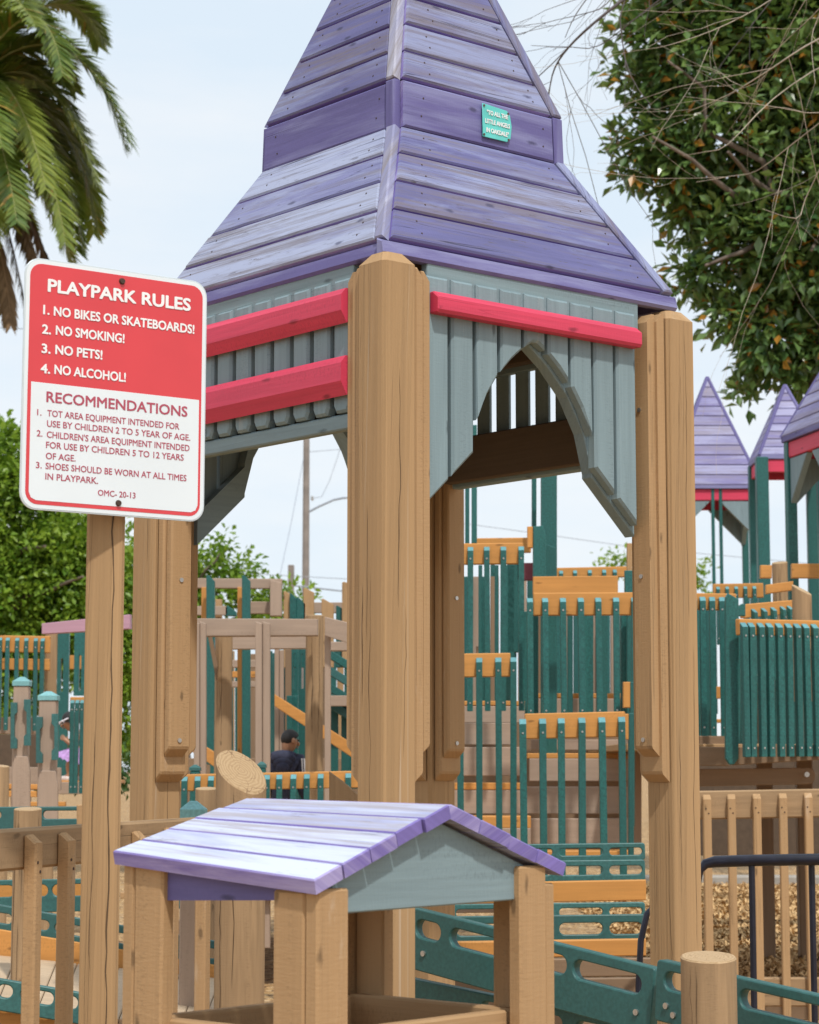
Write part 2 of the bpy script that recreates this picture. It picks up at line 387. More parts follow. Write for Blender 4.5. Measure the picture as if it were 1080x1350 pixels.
ORNG = wood('cedar_orange_composite', (.62, .285, .075), .86, 1.1, .55, 0, True, 0, .1, 45, bs=.25)
DECKM = wood('pale_sunlit_decking', (.56, .42, .28), .85, 1.1, .7, .3, False, 0, .15, 40)
GREEN = plastic('green_composite', (.016, .120, .110), .42)
GREENL = plastic('teal_green_panel', (.035, .135, .13), .45, .2)
GREENT = plastic('green_lit_cut_end', (.12, .33, .36), .5, .2)  # pale cut picket tops, with sky and sun on the slant put into the colour
NAIL = plain('rusty_nail', (.06, .035, .025), .8)
TEALC = plastic('pale_teal_cap', (.22, .48, .50), .6, .15)
NAVY = plain('navy_painted_steel', (.009, .011, .024), .35, 0, .3)
BOLT = plain('zinc_bolt', (.55, .53, .5), .35, .9)
SIGNW = plain('sign_white', (.74, .80, .83), .35, 0, .03, 3)
SIGNR = plain('sign_red', (.66, .055, .065), .3, 0, .06, 4)
SIGNM = plain('sign_rim', (.62, .68, .70), .35, .3, .05)
SIGNT = plain('sign_maroon_letters', (.42, .07, .11), .4, 0, .05)
TURQ = plain('turquoise_plaque', (.12, .58, .54), .45, 0, .15, 12)
WHITE = plain('white_letters', (.82, .84, .84), .4, 0, .04)
CHIPC = plain('grey_concrete', (.34, .31, .27), .85, 0, .2, 5)
STAINSHADE = wood('shaded_stained_beam', (.115, .08, .052), .85, 1.1, .8, .3, True)  # stained inner beams, darkened so the tower's interior shade sits in the colour
CHECKM = plain('drying_check', (.10, .06, .03), .9)
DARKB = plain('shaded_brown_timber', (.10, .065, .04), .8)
POLE = plain('weathered_pole', (.24, .21, .19), .85, 0, .2, 3)
WIRE = plain('wire', (.30, .34, .40), .6)
BARK = plain('grey_bark', (.16, .125, .10), .9, 0, .35, 8)
TWIG = plain('pale_twig', (.42, .36, .28), .8, 0, .3, 6)
TWIGD = plain('dark_twig', (.10, .085, .085), .8, 0, .3, 6)

def chips():
    m, t, b = newmat('wood_chips'); tcn = nd(t, 'ShaderNodeTexCoord')
    def vor(sc):
        v = nd(t, 'ShaderNodeTexVoronoi'); v.inputs['Scale'].default_value = sc; t.links.new(tcn.outputs['Object'], v.inputs['Vector']); return v
    a = vor(24); n = nd(t, 'ShaderNodeTexNoise'); n.inputs['Scale'].default_value = 1.2; n.inputs['Detail'].default_value = 5; t.links.new(tcn.outputs['Object'], n.inputs['Vector'])
    se = nd(t, 'ShaderNodeSeparateColor'); t.links.new(a.outputs['Color'], se.inputs[0])
    c = mixc(t, se.outputs[0], (.20, .10, .035), (.60, .37, .15)); c = mixc(t, mrange(t, se.outputs[1], .8, .84, 0, .8), c, (.70, .50, .28))
    c = mixc(t, mrange(t, se.outputs[2], .88, .9, 0, .85), c, (.06, .03, .015))
    c = mixc(t, mrange(t, n.outputs['Fac'], .4, .7, 0, .45), c, (.30, .19, .10))
    t.links.new(c, b.inputs['Base Color']); b.inputs['Roughness'].default_value = .9; bump(t, b, a.outputs['Distance'], 1., .03); return m
CHIPS = chips()
# ------------------------------------------------------------------ ground
g = MB(); g.add([(-900, -60, 0), (900, -60, 0), (900, 1500, 0), (-900, 1500, 0)], [[0, 1, 2, 3]], [[(0, 0), (1, 0), (1, 1), (0, 1)]])
structure('ground', g, CHIPS)
g = MB(); a = P(700, 1166, 27.); 
box(g, V(6.5, 27.2, .06), X, Yv, Z, 16, .3, .12, .02); structure('kerb', g, CHIPC)

CHIPG = leafmat('wood_chip_pieces', (.27, .15, .06), (.74, .50, .25), (.06, .03, .012), .05, .9, 0, .2)
def scatter(n, x0, x1, y0, y1, seed):
    rr = random.Random(seed); vs, fs, rn = [], [], []
    for _ in range(n):
        y = y0 + (y1 - y0) * rr.random() ** 1.3; x = x0 + (x1 - x0) * rr.random(); a = rr.random() * 6.283
        l, w_ = rr.uniform(.02, .055), rr.uniform(.006, .013); c = V(x, y, rr.uniform(.006, .03)); d = V(math.cos(a), math.sin(a), rr.gauss(0, .45)); e = V(-math.sin(a), math.cos(a), rr.gauss(0, .4))
        b = len(vs); vs += [tuple(c - d * l - e * w_), tuple(c + d * l - e * w_ * .6), tuple(c + d * l * .9 + e * w_), tuple(c - d * l * .9 + e * w_)]
        fs.append((b, b + 1, b + 2, b + 3)); rn.append(min(.999, rr.random()))
    me = bpy.data.meshes.new('chip_pieces'); me.from_pydata(vs, [], fs); at = me.attributes.new('rnd', 'FLOAT', 'FACE'); at.data.foreach_set('value', rn); me.materials.append(CHIPG); return me
structure('wood_chips', scatter(60000, 1.7, 6.2, 13.2, 27, 5), None, 'stuff')

# ------------------------------------------------------------------ the big roofed tower
TH = math.radians(40); HW = .63; TC = V(.008, 7.588, 0)
tower = thing('roofed_tower', 'big purple spire roof on four tan timber posts with an arch and crimson rails', 'tower', TC, TH)
def oct_post(mb, x, y, wd, z0, z1, ch=.012, top=.035, ti=.028):
    h = wd / 2; vs, fs, us = [], [], []
    for zz, i in ((z0, 0), (z1 - top, 0), (z1, ti)):
        q = h - i
        for sx, sy, fl in ((1, -1, 0), (1, -1, 1), (1, 1, 1), (1, 1, 0), (-1, 1, 0), (-1, 1, 1), (-1, -1, 1), (-1, -1, 0)):
            vs.append((x + sx * (q - (0 if fl else ch)), y + sy * (q - (ch if fl else 0)), zz))
    per = [0]
    for i in range(8): per.append(per[-1] + (wd if i % 2 else ch))
    for l in (0, 1):
        for i in range(8):
            j = (i + 1) % 8; a, b = l * 8 + i, l * 8 + j
            fs.append([a, b, b + 8, a + 8]); us.append([(vs[a][2], per[i]), (vs[b][2], per[i + 1]), (vs[b][2] + (0 if not l else .04), per[i + 1]), (vs[b + 8][2], per[i])])
    fs.append(list(range(16, 24))); us.append([(vs[k][0], vs[k][1]) for k in range(16, 24)])
    fs.append(list(range(7, -1, -1))); us.append([(0, 0)] * 8)
    for f_, u_ in zip(fs, us): pass
    mb.add(vs, fs, us)
def trim(mb, x, y, n, off, wd, z0, z1, th=.036):       # board lying on a post's side, both ends bevelled
    c = .03
    t = Z.cross(n)
    prism(mb, [(0, z0 + .004), (th - .004, z0 + c), (th, z0 + c + .01), (th, z1 - c), (th - c * .8, z1), (0, z1)],
          V(x, y, 0) + n * off, n, Z, wd, .006)
for sx, sy in ((-1, -1), (1, -1), (-1, 1), (1, 1)):
    x, y = sx * HW, sy * HW
    m = MB(); oct_post(m, x, y, .134, 0, 2.975 if (sx, sy) != (-1, -1) else 2.99)
    for j, (nn_, e) in enumerate(((V(-1, 0, 0), V(0, 1, 0)), (V(0, -1, 0), V(1, 0, 0)))):
        for k in range(3):
            o_ = RN.uniform(-.05, .05); z_ = RN.uniform(.2, 2.2); l_ = RN.uniform(.35, 1.1)
            if (sx, sy) == (1, -1) and j == 1 and k == 0: o_, z_, l_ = .012, 1.9, 1.0
            cx_ = V(x, y, 0) + nn_ * .067 + e * o_; check(m, cx_ + Z * z_, cx_ + Z * min(z_ + l_, 2.93), nn_, RN.uniform(.0016, .003), int(RN.random() * 999))
    po = part('post', m, [TAN, CHECKM], tower, True)
    for n in (V(-sx, 0, 0), V(0, -sy, 0)):
        m = MB(); trim(m, x, y, n, .072, .100, 1.355, 2.955); part('trim_board', m, TANB, po, True)
        m = MB(); trim(m, x, y, n, .1085, .080, 1.44, 2.95); part('trim_board', m, TANB, po, True)
        for zz in (1.5, 2.05, 2.62):
            m = MB(); tube(m, [V(x, y, zz) + n * .141, V(x, y, zz) + n * .1485], .008, 8); part('bolt', m, BOLT, po, True)

LEV = [(.632, 3.035, .366, 3.505, 4, 'skirt'), (.366, 3.505, .362, 3.672, 1, 'band'), (.362, 3.672, .03, 4.58, 8, 'spire')]
SIDES = [V(0, -1, 0), V(-1, 0, 0), V(0, 1, 0), V(1, 0, 0)]
for n in SIDES:
    t = Z.cross(n)
    rf = None
    for (a0, z0, a1, z1, k, nm) in LEV:
        A, B = n * a0 + Z * z0, n * a1 + Z * z1
        up = (B - A).normalized(); Ls = (B - A).length
        m = MB(); hb = .042
        for i in range(k):
            f0, f1 = i / k, (i + 1) / k
            gp = .0045 / Ls
            wa = a0 + (a1 - a0) * (f0 + gp); wb = a0 + (a1 - a0) * (f1 - gp)
            y0, y1 = Ls * (f0 + gp), Ls * (f1 - gp)
            ez = t.cross(up); lift = .010 + RN.uniform(-.003, .004)
            sk = RN.uniform(-.0015, .0015)
            prism(m, [(-wa + .004, y0), (wa - hb, y0 + sk), (wb - hb, y1 + sk), (-wb + .004, y1)], A + ez * lift, t, up, .022, .006, False, ms=1)
            for sx_ in (-1, 1):
                for yy in (.3, .7):
                    c_ = A + ez * (lift + .0105) + t * sx_ * (wb - hb - .03 - RN.uniform(0, .02)) + up * (y0 + (y1 - y0) * yy); tube(m, [c_, c_ + ez * .002], .0032, 6, m=2)
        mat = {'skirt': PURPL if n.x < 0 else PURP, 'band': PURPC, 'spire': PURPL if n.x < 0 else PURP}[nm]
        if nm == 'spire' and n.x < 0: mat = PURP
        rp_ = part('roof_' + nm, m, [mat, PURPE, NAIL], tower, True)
        m = MB(); ez = t.cross(up)
        prism(m, [(a0 - hb + .003, 0), (a0 + .006, 0), (a1 + .006, Ls), (a1 - hb + .003, Ls)], A + ez * .012, t, up, .028, .005, True)
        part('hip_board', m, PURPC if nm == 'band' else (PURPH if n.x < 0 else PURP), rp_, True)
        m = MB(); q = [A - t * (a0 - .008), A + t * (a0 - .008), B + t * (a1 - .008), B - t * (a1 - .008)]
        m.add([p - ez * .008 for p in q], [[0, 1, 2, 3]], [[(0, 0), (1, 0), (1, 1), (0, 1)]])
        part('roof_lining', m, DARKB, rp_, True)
    m = MB(); ln = .66 if n.y else .62
    prism(m, [(0, 2.985), (.030, 2.985), (.038, 2.995), (.030, 3.032), (0, 3.044)], n * .612, n, Z, 2 * ln, .004, 'z')
    part('fascia', m, PURPC, tower, True)

def zb(u):                                            # underside of the pointed arch, u across from its middle
    u = abs(u); T = [(0, 2.80), (.09, 2.735), (.18, 2.645), (.25, 2.53), (.287, 2.40), (.2871, 2.385), (.49, 2.20)]
    for (a, p), (b, q) in zip(T, T[1:]):
        if a <= u <= b: return p + (q - p) * (u - a) / (b - a)
    return T[-1][1]
def profile_rail(mb, n, z0, z1, half, dp=.044, low=.5):
    t = Z.cross(n); h = z1 - z0; sh = t * -.020
    if low < .4: sh = sh * (1 if n.y < 0 else -1)
    else: sh = sh * 0
    prism(mb, [(0, z0 + .01), (dp * .45, z0), (dp, z0 + h * .34), (dp, z1 - h * .2), (dp * .55, z1), (0, z1)] if low > .4 else
          [(0, z0), (dp * .85, z0), (dp, z0 + .01), (dp, z1 - h * .3), (dp * .4, z1), (0, z1)], n * (HW + .021) + sh, n, Z, 2 * half, .004, 'z')
for n in SIDES:
    t = Z.cross(n); arch = n.y != 0
    fz = thing('frieze', '', '') if False else None
    m = MB(); box(m, n * (HW - .005) + Z * 2.935, t, n, Z, .95, .03, .13, .003); hd = part('header_board', m, GREY, tower, True)
    pitch, wd = (.1055, .092) if arch else (.107, .083); wd = wd if n.x < .5 else .070; sft = (-.018 if n.y < 0 else .018) if arch else 0.
    cnt = 9
    for i in range(cnt):
        u = (i - (cnt - 1) / 2) * pitch
        u0, u1 = u - wd / 2, u + wd / 2
        if arch:
            if abs(u) < .01: bt = [(u0, zb(u0)), (u - .012, zb(0) - .012), (u + .012, zb(0) - .012), (u1, zb(u1))]
            else:
                e = 1e-4
                ins = .287
                if abs(u0) < ins < abs(u1) or abs(u1) < ins < abs(u0):
                    bt = [(u0, zb(u0)), (u1, zb(u1))] if False else ([(u0, min(zb(u0), 2.40)), (u1, zb(u1))] if u > 0 else [(u0, zb(u0)), (u1, min(zb(u1), 2.40))])
                else: bt = [(u0, zb(u0)), ((u0 + u1) / 2, zb(u)), (u1, zb(u1))] if abs(u) < .29 else [(u0, zb(u0)), (u1, zb(u1))]
            poly = bt + [(u1, 2.945), (u0, 2.945)]
        else: poly = [(u0 + .012, 2.518), (u1 - .012, 2.518), (u1, 2.54), (u1, 2.945), (u0, 2.945), (u0, 2.54)]
        m = MB(); prism(m, poly, n * (HW + .004) + t * sft, t, Z, .036 if n.x < .5 else .018, .008); part('slat', m, GREY, tower, True)
    m = MB()
    if arch:
        profile_rail(m, n, 2.822, 2.892, .455, low=0); part('rail', m, RED, tower, True)
        m = MB(); us = [-.49, -.39, -.2872, -.287, -.25, -.18, -.09, 0, .09, .18, .25, .287, .2872, .39, .49]
        for a, b in zip(us, us[1:]):
            if abs(b - a) < .001: continue
            za, zbb = zb(a) - .014, zb(b) - .014
            prism(m, [(a, za), (b, zbb), (b, zbb + .11), (a, za + .11)], n * (HW - .039) + t * sft, t, Z, .046, .003, False, r=.3)
        part('arch_trim', m, GREY, tower, True)
    else:
        if n.x < 0: profile_rail(m, n, 2.795, 2.905, .482); part('rail', m, RED, tower, True)
        if n.x < 0: m = MB(); profile_rail(m, n, 2.565, 2.69, .482); part('rail', m, RED, tower, True)
        m = MB(); box(m, n * (HW - .012) + Z * 2.49, t, n, Z, .95, .04, .05, .005); part('bottom_beam', m, GREY, tower, True)
        m = MB(); box(m, n * (HW - .055) + Z * 2.565, t, n, Z, .95, .036, .17, .005); part('inner_beam', m, STAINSHADE, tower, True)
    m = MB(); box(m, n * (HW - .06) + Z * 2.93, t, n, Z, .95, .05, .09, .004); part('inner_plate', m, STAINSHADE, tower, True)

pl = thing('plaque', 'small turquoise dedication plaque screwed to the purple band of the spire', 'plaque', TC + Matrix.Rotation(TH, 3, 'Z') @ V(.045, -.398, 3.595), TH)
plm = plate([[(-.066, -.058), (.045, -.058), (.062, -.045), (.068, 0), (.060, .038), (.045, .052), (-.066, .058)]], .004, TURQ, 'panel', .0012)
part('panel', plm, None, pl, True)
for i, s in enumerate(('"TO ALL THE', 'LITTLE ANGELS', 'IN OAKDALE"')):
    tm = text_mesh(s, .0215, WHITE, .0006, .0006, 'CENTER', .78); tm.transform(Matrix.Translation((0, -.0035, .022 - i * .031)) @ Matrix.Rotation(math.pi / 2, 4, 'X'))
    part('lettering', tm, None, pl, True)
for x, z in ((-.061, .05), (-.061, -.051), (.05, .042), (.052, -.049)):
    m = MB(); tube(m, [(x, -.002, z), (x, -.005, z)], .004, 8); part('screw', m, DARKB, pl, True)

# ------------------------------------------------------------------ the rules sign
psi = math.radians(34.5)
A, B = P(33, 343, 5.43), P(271, 376, 5.43); sx_ = (math.cos(psi), math.sin(psi))
sc = P(150, 517, 5.52)
sg = thing('rules_sign', 'red and white playpark rules sign bolted to a square tan post', 'sign', (sc.x + .005, sc.y, 0), psi)
m = MB(); oct_post(m, 0, 0, .096, 0, sc.z + .318, .006, .012, .004)
check(m, V(.019, -.048, .1), V(.021, -.048, sc.z + .3), V(0, -1, 0), .0042, 4); check(m, V(-.02, -.048, .9), V(-.016, -.048, 1.5), V(0, -1, 0), .002, 8)
me = m.mesh('post', [TAN, CHECKM]); me.transform(Matrix.Translation((.026, .095, 0)) @ Matrix.Rotation(math.radians(-26), 4, 'Z')); part('post', me, None, sg, True)
m = MB(); box(m, V(0, .030, sc.z + .26), Yv, X, Z, .06, .03, .03, .003); part('bracket', m, BOLT, sg, True); m = MB(); box(m, V(0, .030, sc.z - .26), Yv, X, Z, .06, .03, .03, .003); part('bracket', m, BOLT, sg, True)
SW, SH = .518, .634
pm = plate([rrect(-SW / 2, -SH / 2, SW / 2, SH / 2, .042)], .004, SIGNM, 'panel', .001)
face = []
tilt = Matrix.Translation((0, -.002, sc.z)) @ Matrix.Rotation(math.radians(.2), 4, 'Y')
def signpart(me, name, par, dy=0.):
    me.transform(tilt @ Matrix.Translation((0, dy, 0))); return part(name, me, None, par, True)
pn = signpart(pm, 'panel', sg)
signpart(plate([rrect(-SW / 2 + .004, -SH / 2 + .004, SW / 2 - .004, SH / 2 - .004, .039)], .001, SIGNW, 'white_field'), 'white_field', pn, -.0026)
signpart(plate([rrect(-SW / 2 + .014, -SH / 2 + .014, SW / 2 - .014, SH / 2 - .014, .032)], .001, SIGNR, 'red_field'), 'red_field', pn, -.0033)
def suv(zx, zy):                         # sign point from the enlarged photo (1012 px wide crop) to panel coordinates
    u = (zx - 105) / 802; top = 57 + 122 * u; bot = 1204 + 48 * u
    return (-SW / 2 + u * SW, SH / 2 - (zy - top) / (bot - top) * SH)
ax0, az0 = suv(140, 630); bx0, bz0 = suv(880, 1212)
ax0 = -SW / 2 + .023; bx0 = SW / 2 - .021; bz0 = -SH / 2 + .024
signpart(plate([[(ax0, bz0 + .02), (ax0 + .006, bz0 + .006), (ax0 + .02, bz0), (bx0 - .02, bz0), (bx0 - .006, bz0 + .006), (bx0, bz0 + .02), (bx0, az0), (ax0, az0)]], .001, SIGNW, 'white_box'), 'white_box', pn, -.004)
def sign_text(txt, x0, y0, x1, y1, hpx, mat, bold, y1b=None):
    (a, z0), (b, z1) = suv(x0, y0), suv(x1, y1)
    me = text_mesh(txt, 1., mat, 0, .0004)
    xs = [v.co.x for v in me.vertices]; ys = [v.co.y for v in me.vertices]
    hh = hpx / 1110 * SH
    k = hh / .70
    me = text_mesh(txt, k, mat, bold, .0004)
    xs = [v.co.x for v in me.vertices]
    s = (b - a) / (max(xs) - min(xs))
    me.transform(Matrix.Translation((a, (z0 + z1) / 2, 0)) @ Matrix.Diagonal((s, 1, 1, 1)) @ Matrix.Translation((-min(xs), 0, 0)))
    me.transform(Matrix.Rotation(math.pi / 2, 4, 'X'))
    return signpart(me, 'lettering', pn, -.0048)
for a in (('PLAYPARK RULES', 200, 218, 830, 307, 55, WHITE,  .0014), ('1.', 183, 322, 210, 326, 40, WHITE, .0009), ('NO BIKES OR SKATEBOARDS!', 228, 328, 848, 411, 40, WHITE, .0009),
          ('2.', 180, 411, 218, 415, 40, WHITE, .0009), ('NO SMOKING!', 238, 417, 535, 451, 40, WHITE, .0009), ('3.', 180, 499, 218, 503, 40, WHITE, .0009), ('NO PETS!', 238, 505, 440, 526, 40, WHITE, .0009),
          ('4.', 178, 590, 218, 594, 40, WHITE, .0009), ('NO ALCOHOL!', 236, 597, 544, 625, 40, WHITE, .0009),
          ('RECOMMENDATIONS', 205, 722, 822, 782, 46, SIGNT, .0007), ('1.', 168, 782, 186, 784, 27, SIGNT, .0002), ('TOT AREA EQUIPMENT INTENDED FOR', 210, 789, 786, 838, 28, SIGNT, .0002),
          ('USE BY CHILDREN 2 TO 5 YEAR OF AGE.', 210, 835, 836, 888, 28, SIGNT, .0002), ('2.', 168, 877, 192, 879, 27, SIGNT, .0002), ("CHILDREN'S AREA EQUIPMENT INTENDED", 210, 884, 834, 935, 28, SIGNT, .0002),
          ('FOR USE BY CHILDREN 5 TO 12 YEARS', 208, 931, 808, 977, 28, SIGNT, .0002), ('OF AGE.', 208, 980, 334, 987, 28, SIGNT, .0002), ('3.', 168, 1020, 192, 1022, 27, SIGNT, .0002),
          ('SHOES SHOULD BE WORN AT ALL TIMES', 208, 1027, 822, 1067, 28, SIGNT, .0002), ('IN PLAYPARK.', 208, 1072, 432, 1086, 28, SIGNT, .0002), ('OMC- 20-13', 432, 1140, 596, 1148, 26, SIGNT, .0002)):
    sign_text(*a)
for zx, zy in ((520, 172), (522, 1172)):
    x, z = suv(zx, zy); m = MB(); tube(m, [V(x, -.003, z), V(x, -.010, z)], [.009, .0065], 12)
    me = m.mesh('bolt', [NAIL]); me.transform(tilt); part('bolt', me, None, pn, True)

# ------------------------------------------------------------------ gabled bin shelter in the foreground
PH = math.radians(48); EG = V(math.cos(PH), math.sin(PH), 0); ER = V(-math.sin(PH), math.cos(PH), 0)
EO = V(-.181, 4.3, 0)
sh = thing('bin_shelter', 'small tan timber shelter under a low worn lilac gable roof, nearest in front', 'shelter', EO, PH)
GW, RL = .785, .60
zc = {'FL': 1.163, 'FR': 1.170, 'BL': 1.205, 'BR': 1.20, 'FA': 1.304, 'BA': 1.312}
def roofslope(e0, e1, r0, r1, k):                    # planks running along the ridge
    m = MB()
    for i in range(k):
        f0, f1 = i / k + .004, (i + 1) / k - .004
        j0, j1 = RN.uniform(-.004, .004), RN.uniform(-.004, .004); n_ = Z * (.012 + RN.uniform(-.0015, .0015))
        a, b, c, d = e0.lerp(r0, f0), e1.lerp(r1, f0), e1.lerp(r1, f1), e0.lerp(r0, f1)
        t = (b - a).normalized()
        quadslab(m, a + t * j0 + n_, b + t * j1 + n_, c + t * j1 + n_, d + t * j0 + n_, .030, .003, None, 0, 1)
    return m
c3 = {'FL': V(0, 0, zc['FL']), 'FR': V(GW, 0, zc['FR']), 'BL': V(0, RL, zc['BL']), 'BR': V(GW, RL, zc['BR']), 'FA': V(GW * .5, 0, zc['FA']), 'BA': V(GW * .5, RL, zc['BA'])}
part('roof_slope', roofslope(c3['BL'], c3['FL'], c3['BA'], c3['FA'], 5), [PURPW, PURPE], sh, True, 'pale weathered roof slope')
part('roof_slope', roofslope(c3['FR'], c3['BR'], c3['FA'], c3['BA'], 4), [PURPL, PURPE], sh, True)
m = MB(); gb = .045
prism(m, [(.075, 1.118), (GW - .10, 1.122), (GW - .10, 1.192), (GW * .5, 1.294), (.075, 1.196)], V(0, .045, 0), X, Z, .03, .003, False)
part('gable_board', m, GREY, sh, True)
m = MB(); prism(m, [(.06, 1.13), (GW - .06, 1.13), (GW - .06, 1.20), (GW * .5, 1.298), (.06, 1.20)], V(0, RL - .045, 0), X, Z, .03, .003, False); part('gable_board', m, PURPC, sh, True)
m = MB(); prism(m, [(.02, 1.148), (RL - .07, 1.128), (RL - .07, 1.205), (.02, 1.17)], V(.045, 0, 0), Yv, Z, .024, .003, False); part('eave_board', m, PURPC, sh, True)
for (x, y, nm) in ((0, 0, 'FL'), (GW, 0, 'FR'), (0, RL, 'BL'), (GW, RL, 'BR')):
    sx, sy = (1 if x == 0 else -1), (1 if y == 0 else -1)
    ix = .018 if x == 0 else .055; ht = zc[nm] - .006 + (.012 if x == 0 else .03)
    x0, y0 = x + sx * ix, y + sy * .012
    m = MB()
    box(m, V(x0 + sx * .045, y0 + sy * .018, ht / 2), Z, X, Yv, ht, .09, .036, .005)
    box(m, V(x0 + sx * .018, y0 + sy * (.036 + .045), ht / 2 - .002), Z, X, Yv, ht - .004, .036, .088, .005)
    if x > 0: box(m, V(x0 + .0185, y0 + sy * .05, ht / 2 - .02), Z, X, Yv, ht - .04, .036, .088, .005)
    part('post', m, TANB, sh, True)
RT = .888
for a, b in ((V(.06, .06, 0), V(.06, RL - .05, 0)), (V(GW - .10, .06, 0), V(GW - .10, RL - .05, 0)), (V(.09, .07, 0), V(GW - .14, .07, 0)), (V(.09, RL - .07, 0), V(GW - .14, RL - .07, 0))):
    m = MB()
    for q in range(4): beam(m, a + Z * (RT - .07 - q * .15), b + Z * (RT - .07 - q * .15), .034, .14, .005)
    part('side_rail', m, TANB, sh, True)

# ------------------------------------------------------------------ helpers placing timber by photo pixel and distance
def plane_pt(px, py, Y0, px0=540, k=0.):
    d = ray(px, py); X0 = (P(px0, 900, Y0)).x
    s = (Y0 - k * X0) / (d.y - k * d.x); return Vector((0, 0, HC)) + d * s
def slab(mb, pts, Y, th=.04, px0=None, k=0., ch=.004, longb=True, m=0, r=None):
    px0 = pts[0][0] if px0 is None else px0
    q = [plane_pt(a, b, Y, px0, k) for a, b in pts]
    ea = V(1, k, 0).normalized(); O = q[0]; ez = ea.cross(Z)
    prism(mb, [((p - O).dot(ea), p.z - O.z) for p in q], O - ez * th / 2, ea, Z, th, ch, longb, r, m)
def vb(x0, x1, yt, yb, Y, mat, parent, name='board', th=.04, cut=0, k=0., px0=None, label=None):   # upright board
    m = MB(); q = [(x0, yt + (cut if cut > 0 else 0)), (x0, yb), (x1, yb), (x1, yt - (cut if cut < 0 else 0))]
    if cut == 'peak' : pass
    slab(m, q, Y, th, px0, k); return part(name, m, mat, parent, label=label)
def hb(x0, x1, y0, y1, h, Y, mat, parent, name='beam', th=.05, k=0., h1=None):                      # level or sloping board, y = top edge
    m = MB(); slab(m, [(x0, y0), (x0, y0 + h), (x1, y1 + (h1 or h)), (x1, y1)], Y, th, None, k, longb=False); return part(name, m, mat, parent)
def picket_mesh(wd, dp, Ln, mat, name='picket', cut=.75, capc=None):
    m = MB(); hw = dp / 2
    prism(m, [(-hw, -Ln), (hw, -Ln), (hw, -dp * cut), (-hw + .004, 0), (-hw, 0)], V(0, 0, 0), V(0, -1, 0), Z, wd, .003)
    for i, f in enumerate(m.f):
        m.rn[i] = .1
        if min(m.v[k][2] for k in f) > -dp * cut - .01: m.mi[i] = 1
    if wd > .02 and Ln > .3:
        for zz in (-dp * cut - .05, -Ln + .05): tube(m, [V(0, -hw, zz), V(0, -hw - .004, zz)], .006, 6, m=2)
    return m.mesh(name, [mat, GREENT if mat is GREEN else mat, BOLT])
def railing(label, a, b, Y0, Y1, rh, picks, pw, pty, pbot, group=None, mats=None, rth=.045, extra=None, name='railing', pd=None):
    rm, pm_ = mats or (ORNG, GREEN)
    A, B = P(a[0], a[1], Y0), P(b[0], b[1], Y1)
    D = (B - A); Dh = V(D.x, D.y, 0).normalized(); N = V(Dh.y, -Dh.x, 0)
    t = thing(name, label, 'railing', (A.x, A.y, 0), 0, group)
    h = rh * mpp((Y0 + Y1) / 2)
    m = MB(); beam(m, A - Z * h / 2, B - Z * h / 2, rth, h, .005); part('rail', m, rm, t)
    if extra:
        for dy, hh in extra:
            m = MB(); q = dy * mpp((Y0 + Y1) / 2); h2 = hh * mpp((Y0 + Y1) / 2); beam(m, A - Z * (q + h2 / 2), B - Z * (q + h2 / 2), rth, h2, .005); part('rail', m, rm, t)
    wd = pw * mpp((Y0 + Y1) / 2); pd = pd or min(max(wd, .03), .045)
    me = None; ang = math.atan2(Dh.y, Dh.x)
    for px in picks:
        tt = 0.; 
        lo, hi = -.6, 1.6
        fx = lambda q: 540 + F * (A.x + D.x * q) / (A.y + D.y * q)
        inc = fx(hi) > fx(lo)
        for _ in range(40):
            mid = (lo + hi) / 2
            if (fx(mid) < px) == inc: lo = mid
            else: hi = mid
        p = A + D * lo - Z * (pty * mpp(A.y + D.y * lo)) + N * (rth / 2 + pd / 2 + .001)
        if me is None:
            Ln = p.z - P(px, pbot, p.y).z; me = picket_mesh(wd, pd, Ln, pm_)
        o = bpy.data.objects.new('picket', me); COL.objects.link(o); o.parent = t
        o.location = p - t.location; o.rotation_euler = (0, RN.uniform(-.007, .007), ang + RN.uniform(-.05, .05))
    return t
def logpost(mb_, c, r, z0, z1, slope=(0, 0), n=24, top=None, wob=.03):
    vs, fs, us = [], [], []; zs = [z0 + (z1 - z0) * i / 8 for i in range(9)]
    ph = RN.random() * 9
    for i, zz in enumerate(zs):
        for j in range(n):
            g = 2 * math.pi * j / n; rr = r * (1 + wob * mnoise.noise(V(math.cos(g) * 1.5 + ph, math.sin(g) * 1.5, zz * .8)))
            x, y = math.cos(g) * rr, math.sin(g) * rr
            vs.append(V(c[0] + x, c[1] + y, zz + (slope[0] * x + slope[1] * y if i == 8 else 0)))
    for i in range(8):
        for j in range(n):
            k = (j + 1) % n; cc = 2 * math.pi * r / n
            fs.append([i * n + j, i * n + k, (i + 1) * n + k, (i + 1) * n + j]); us.append([(zs[i], j * cc), (zs[i], j * cc + cc), (zs[i + 1], j * cc + cc), (zs[i + 1], j * cc)])
    mb_.add(vs, fs, us, None, 0, True)
    # cut end with a slightly rounded rim
    ring = vs[-n:]; cen = sum(ring, Vector()) / n
    in_ = [cen + (p - cen) * .95 + Z * r * .06 for p in ring]
    cp = [cen + Z * r * .07]
    f2 = [[j, (j + 1) % n, n + (j + 1) % n, n + j] for j in range(n)] + [[n + j, n + (j + 1) % n, 2 * n] for j in range(n)]
    al = ring + in_ + cp; U = lambda p: ((p.x - cen.x) * .11 / r, (p.y - cen.y) * .11 / r)
    (top or mb_).add(al, f2, [[U(al[q]) for q in f] for f in f2], None, 0)
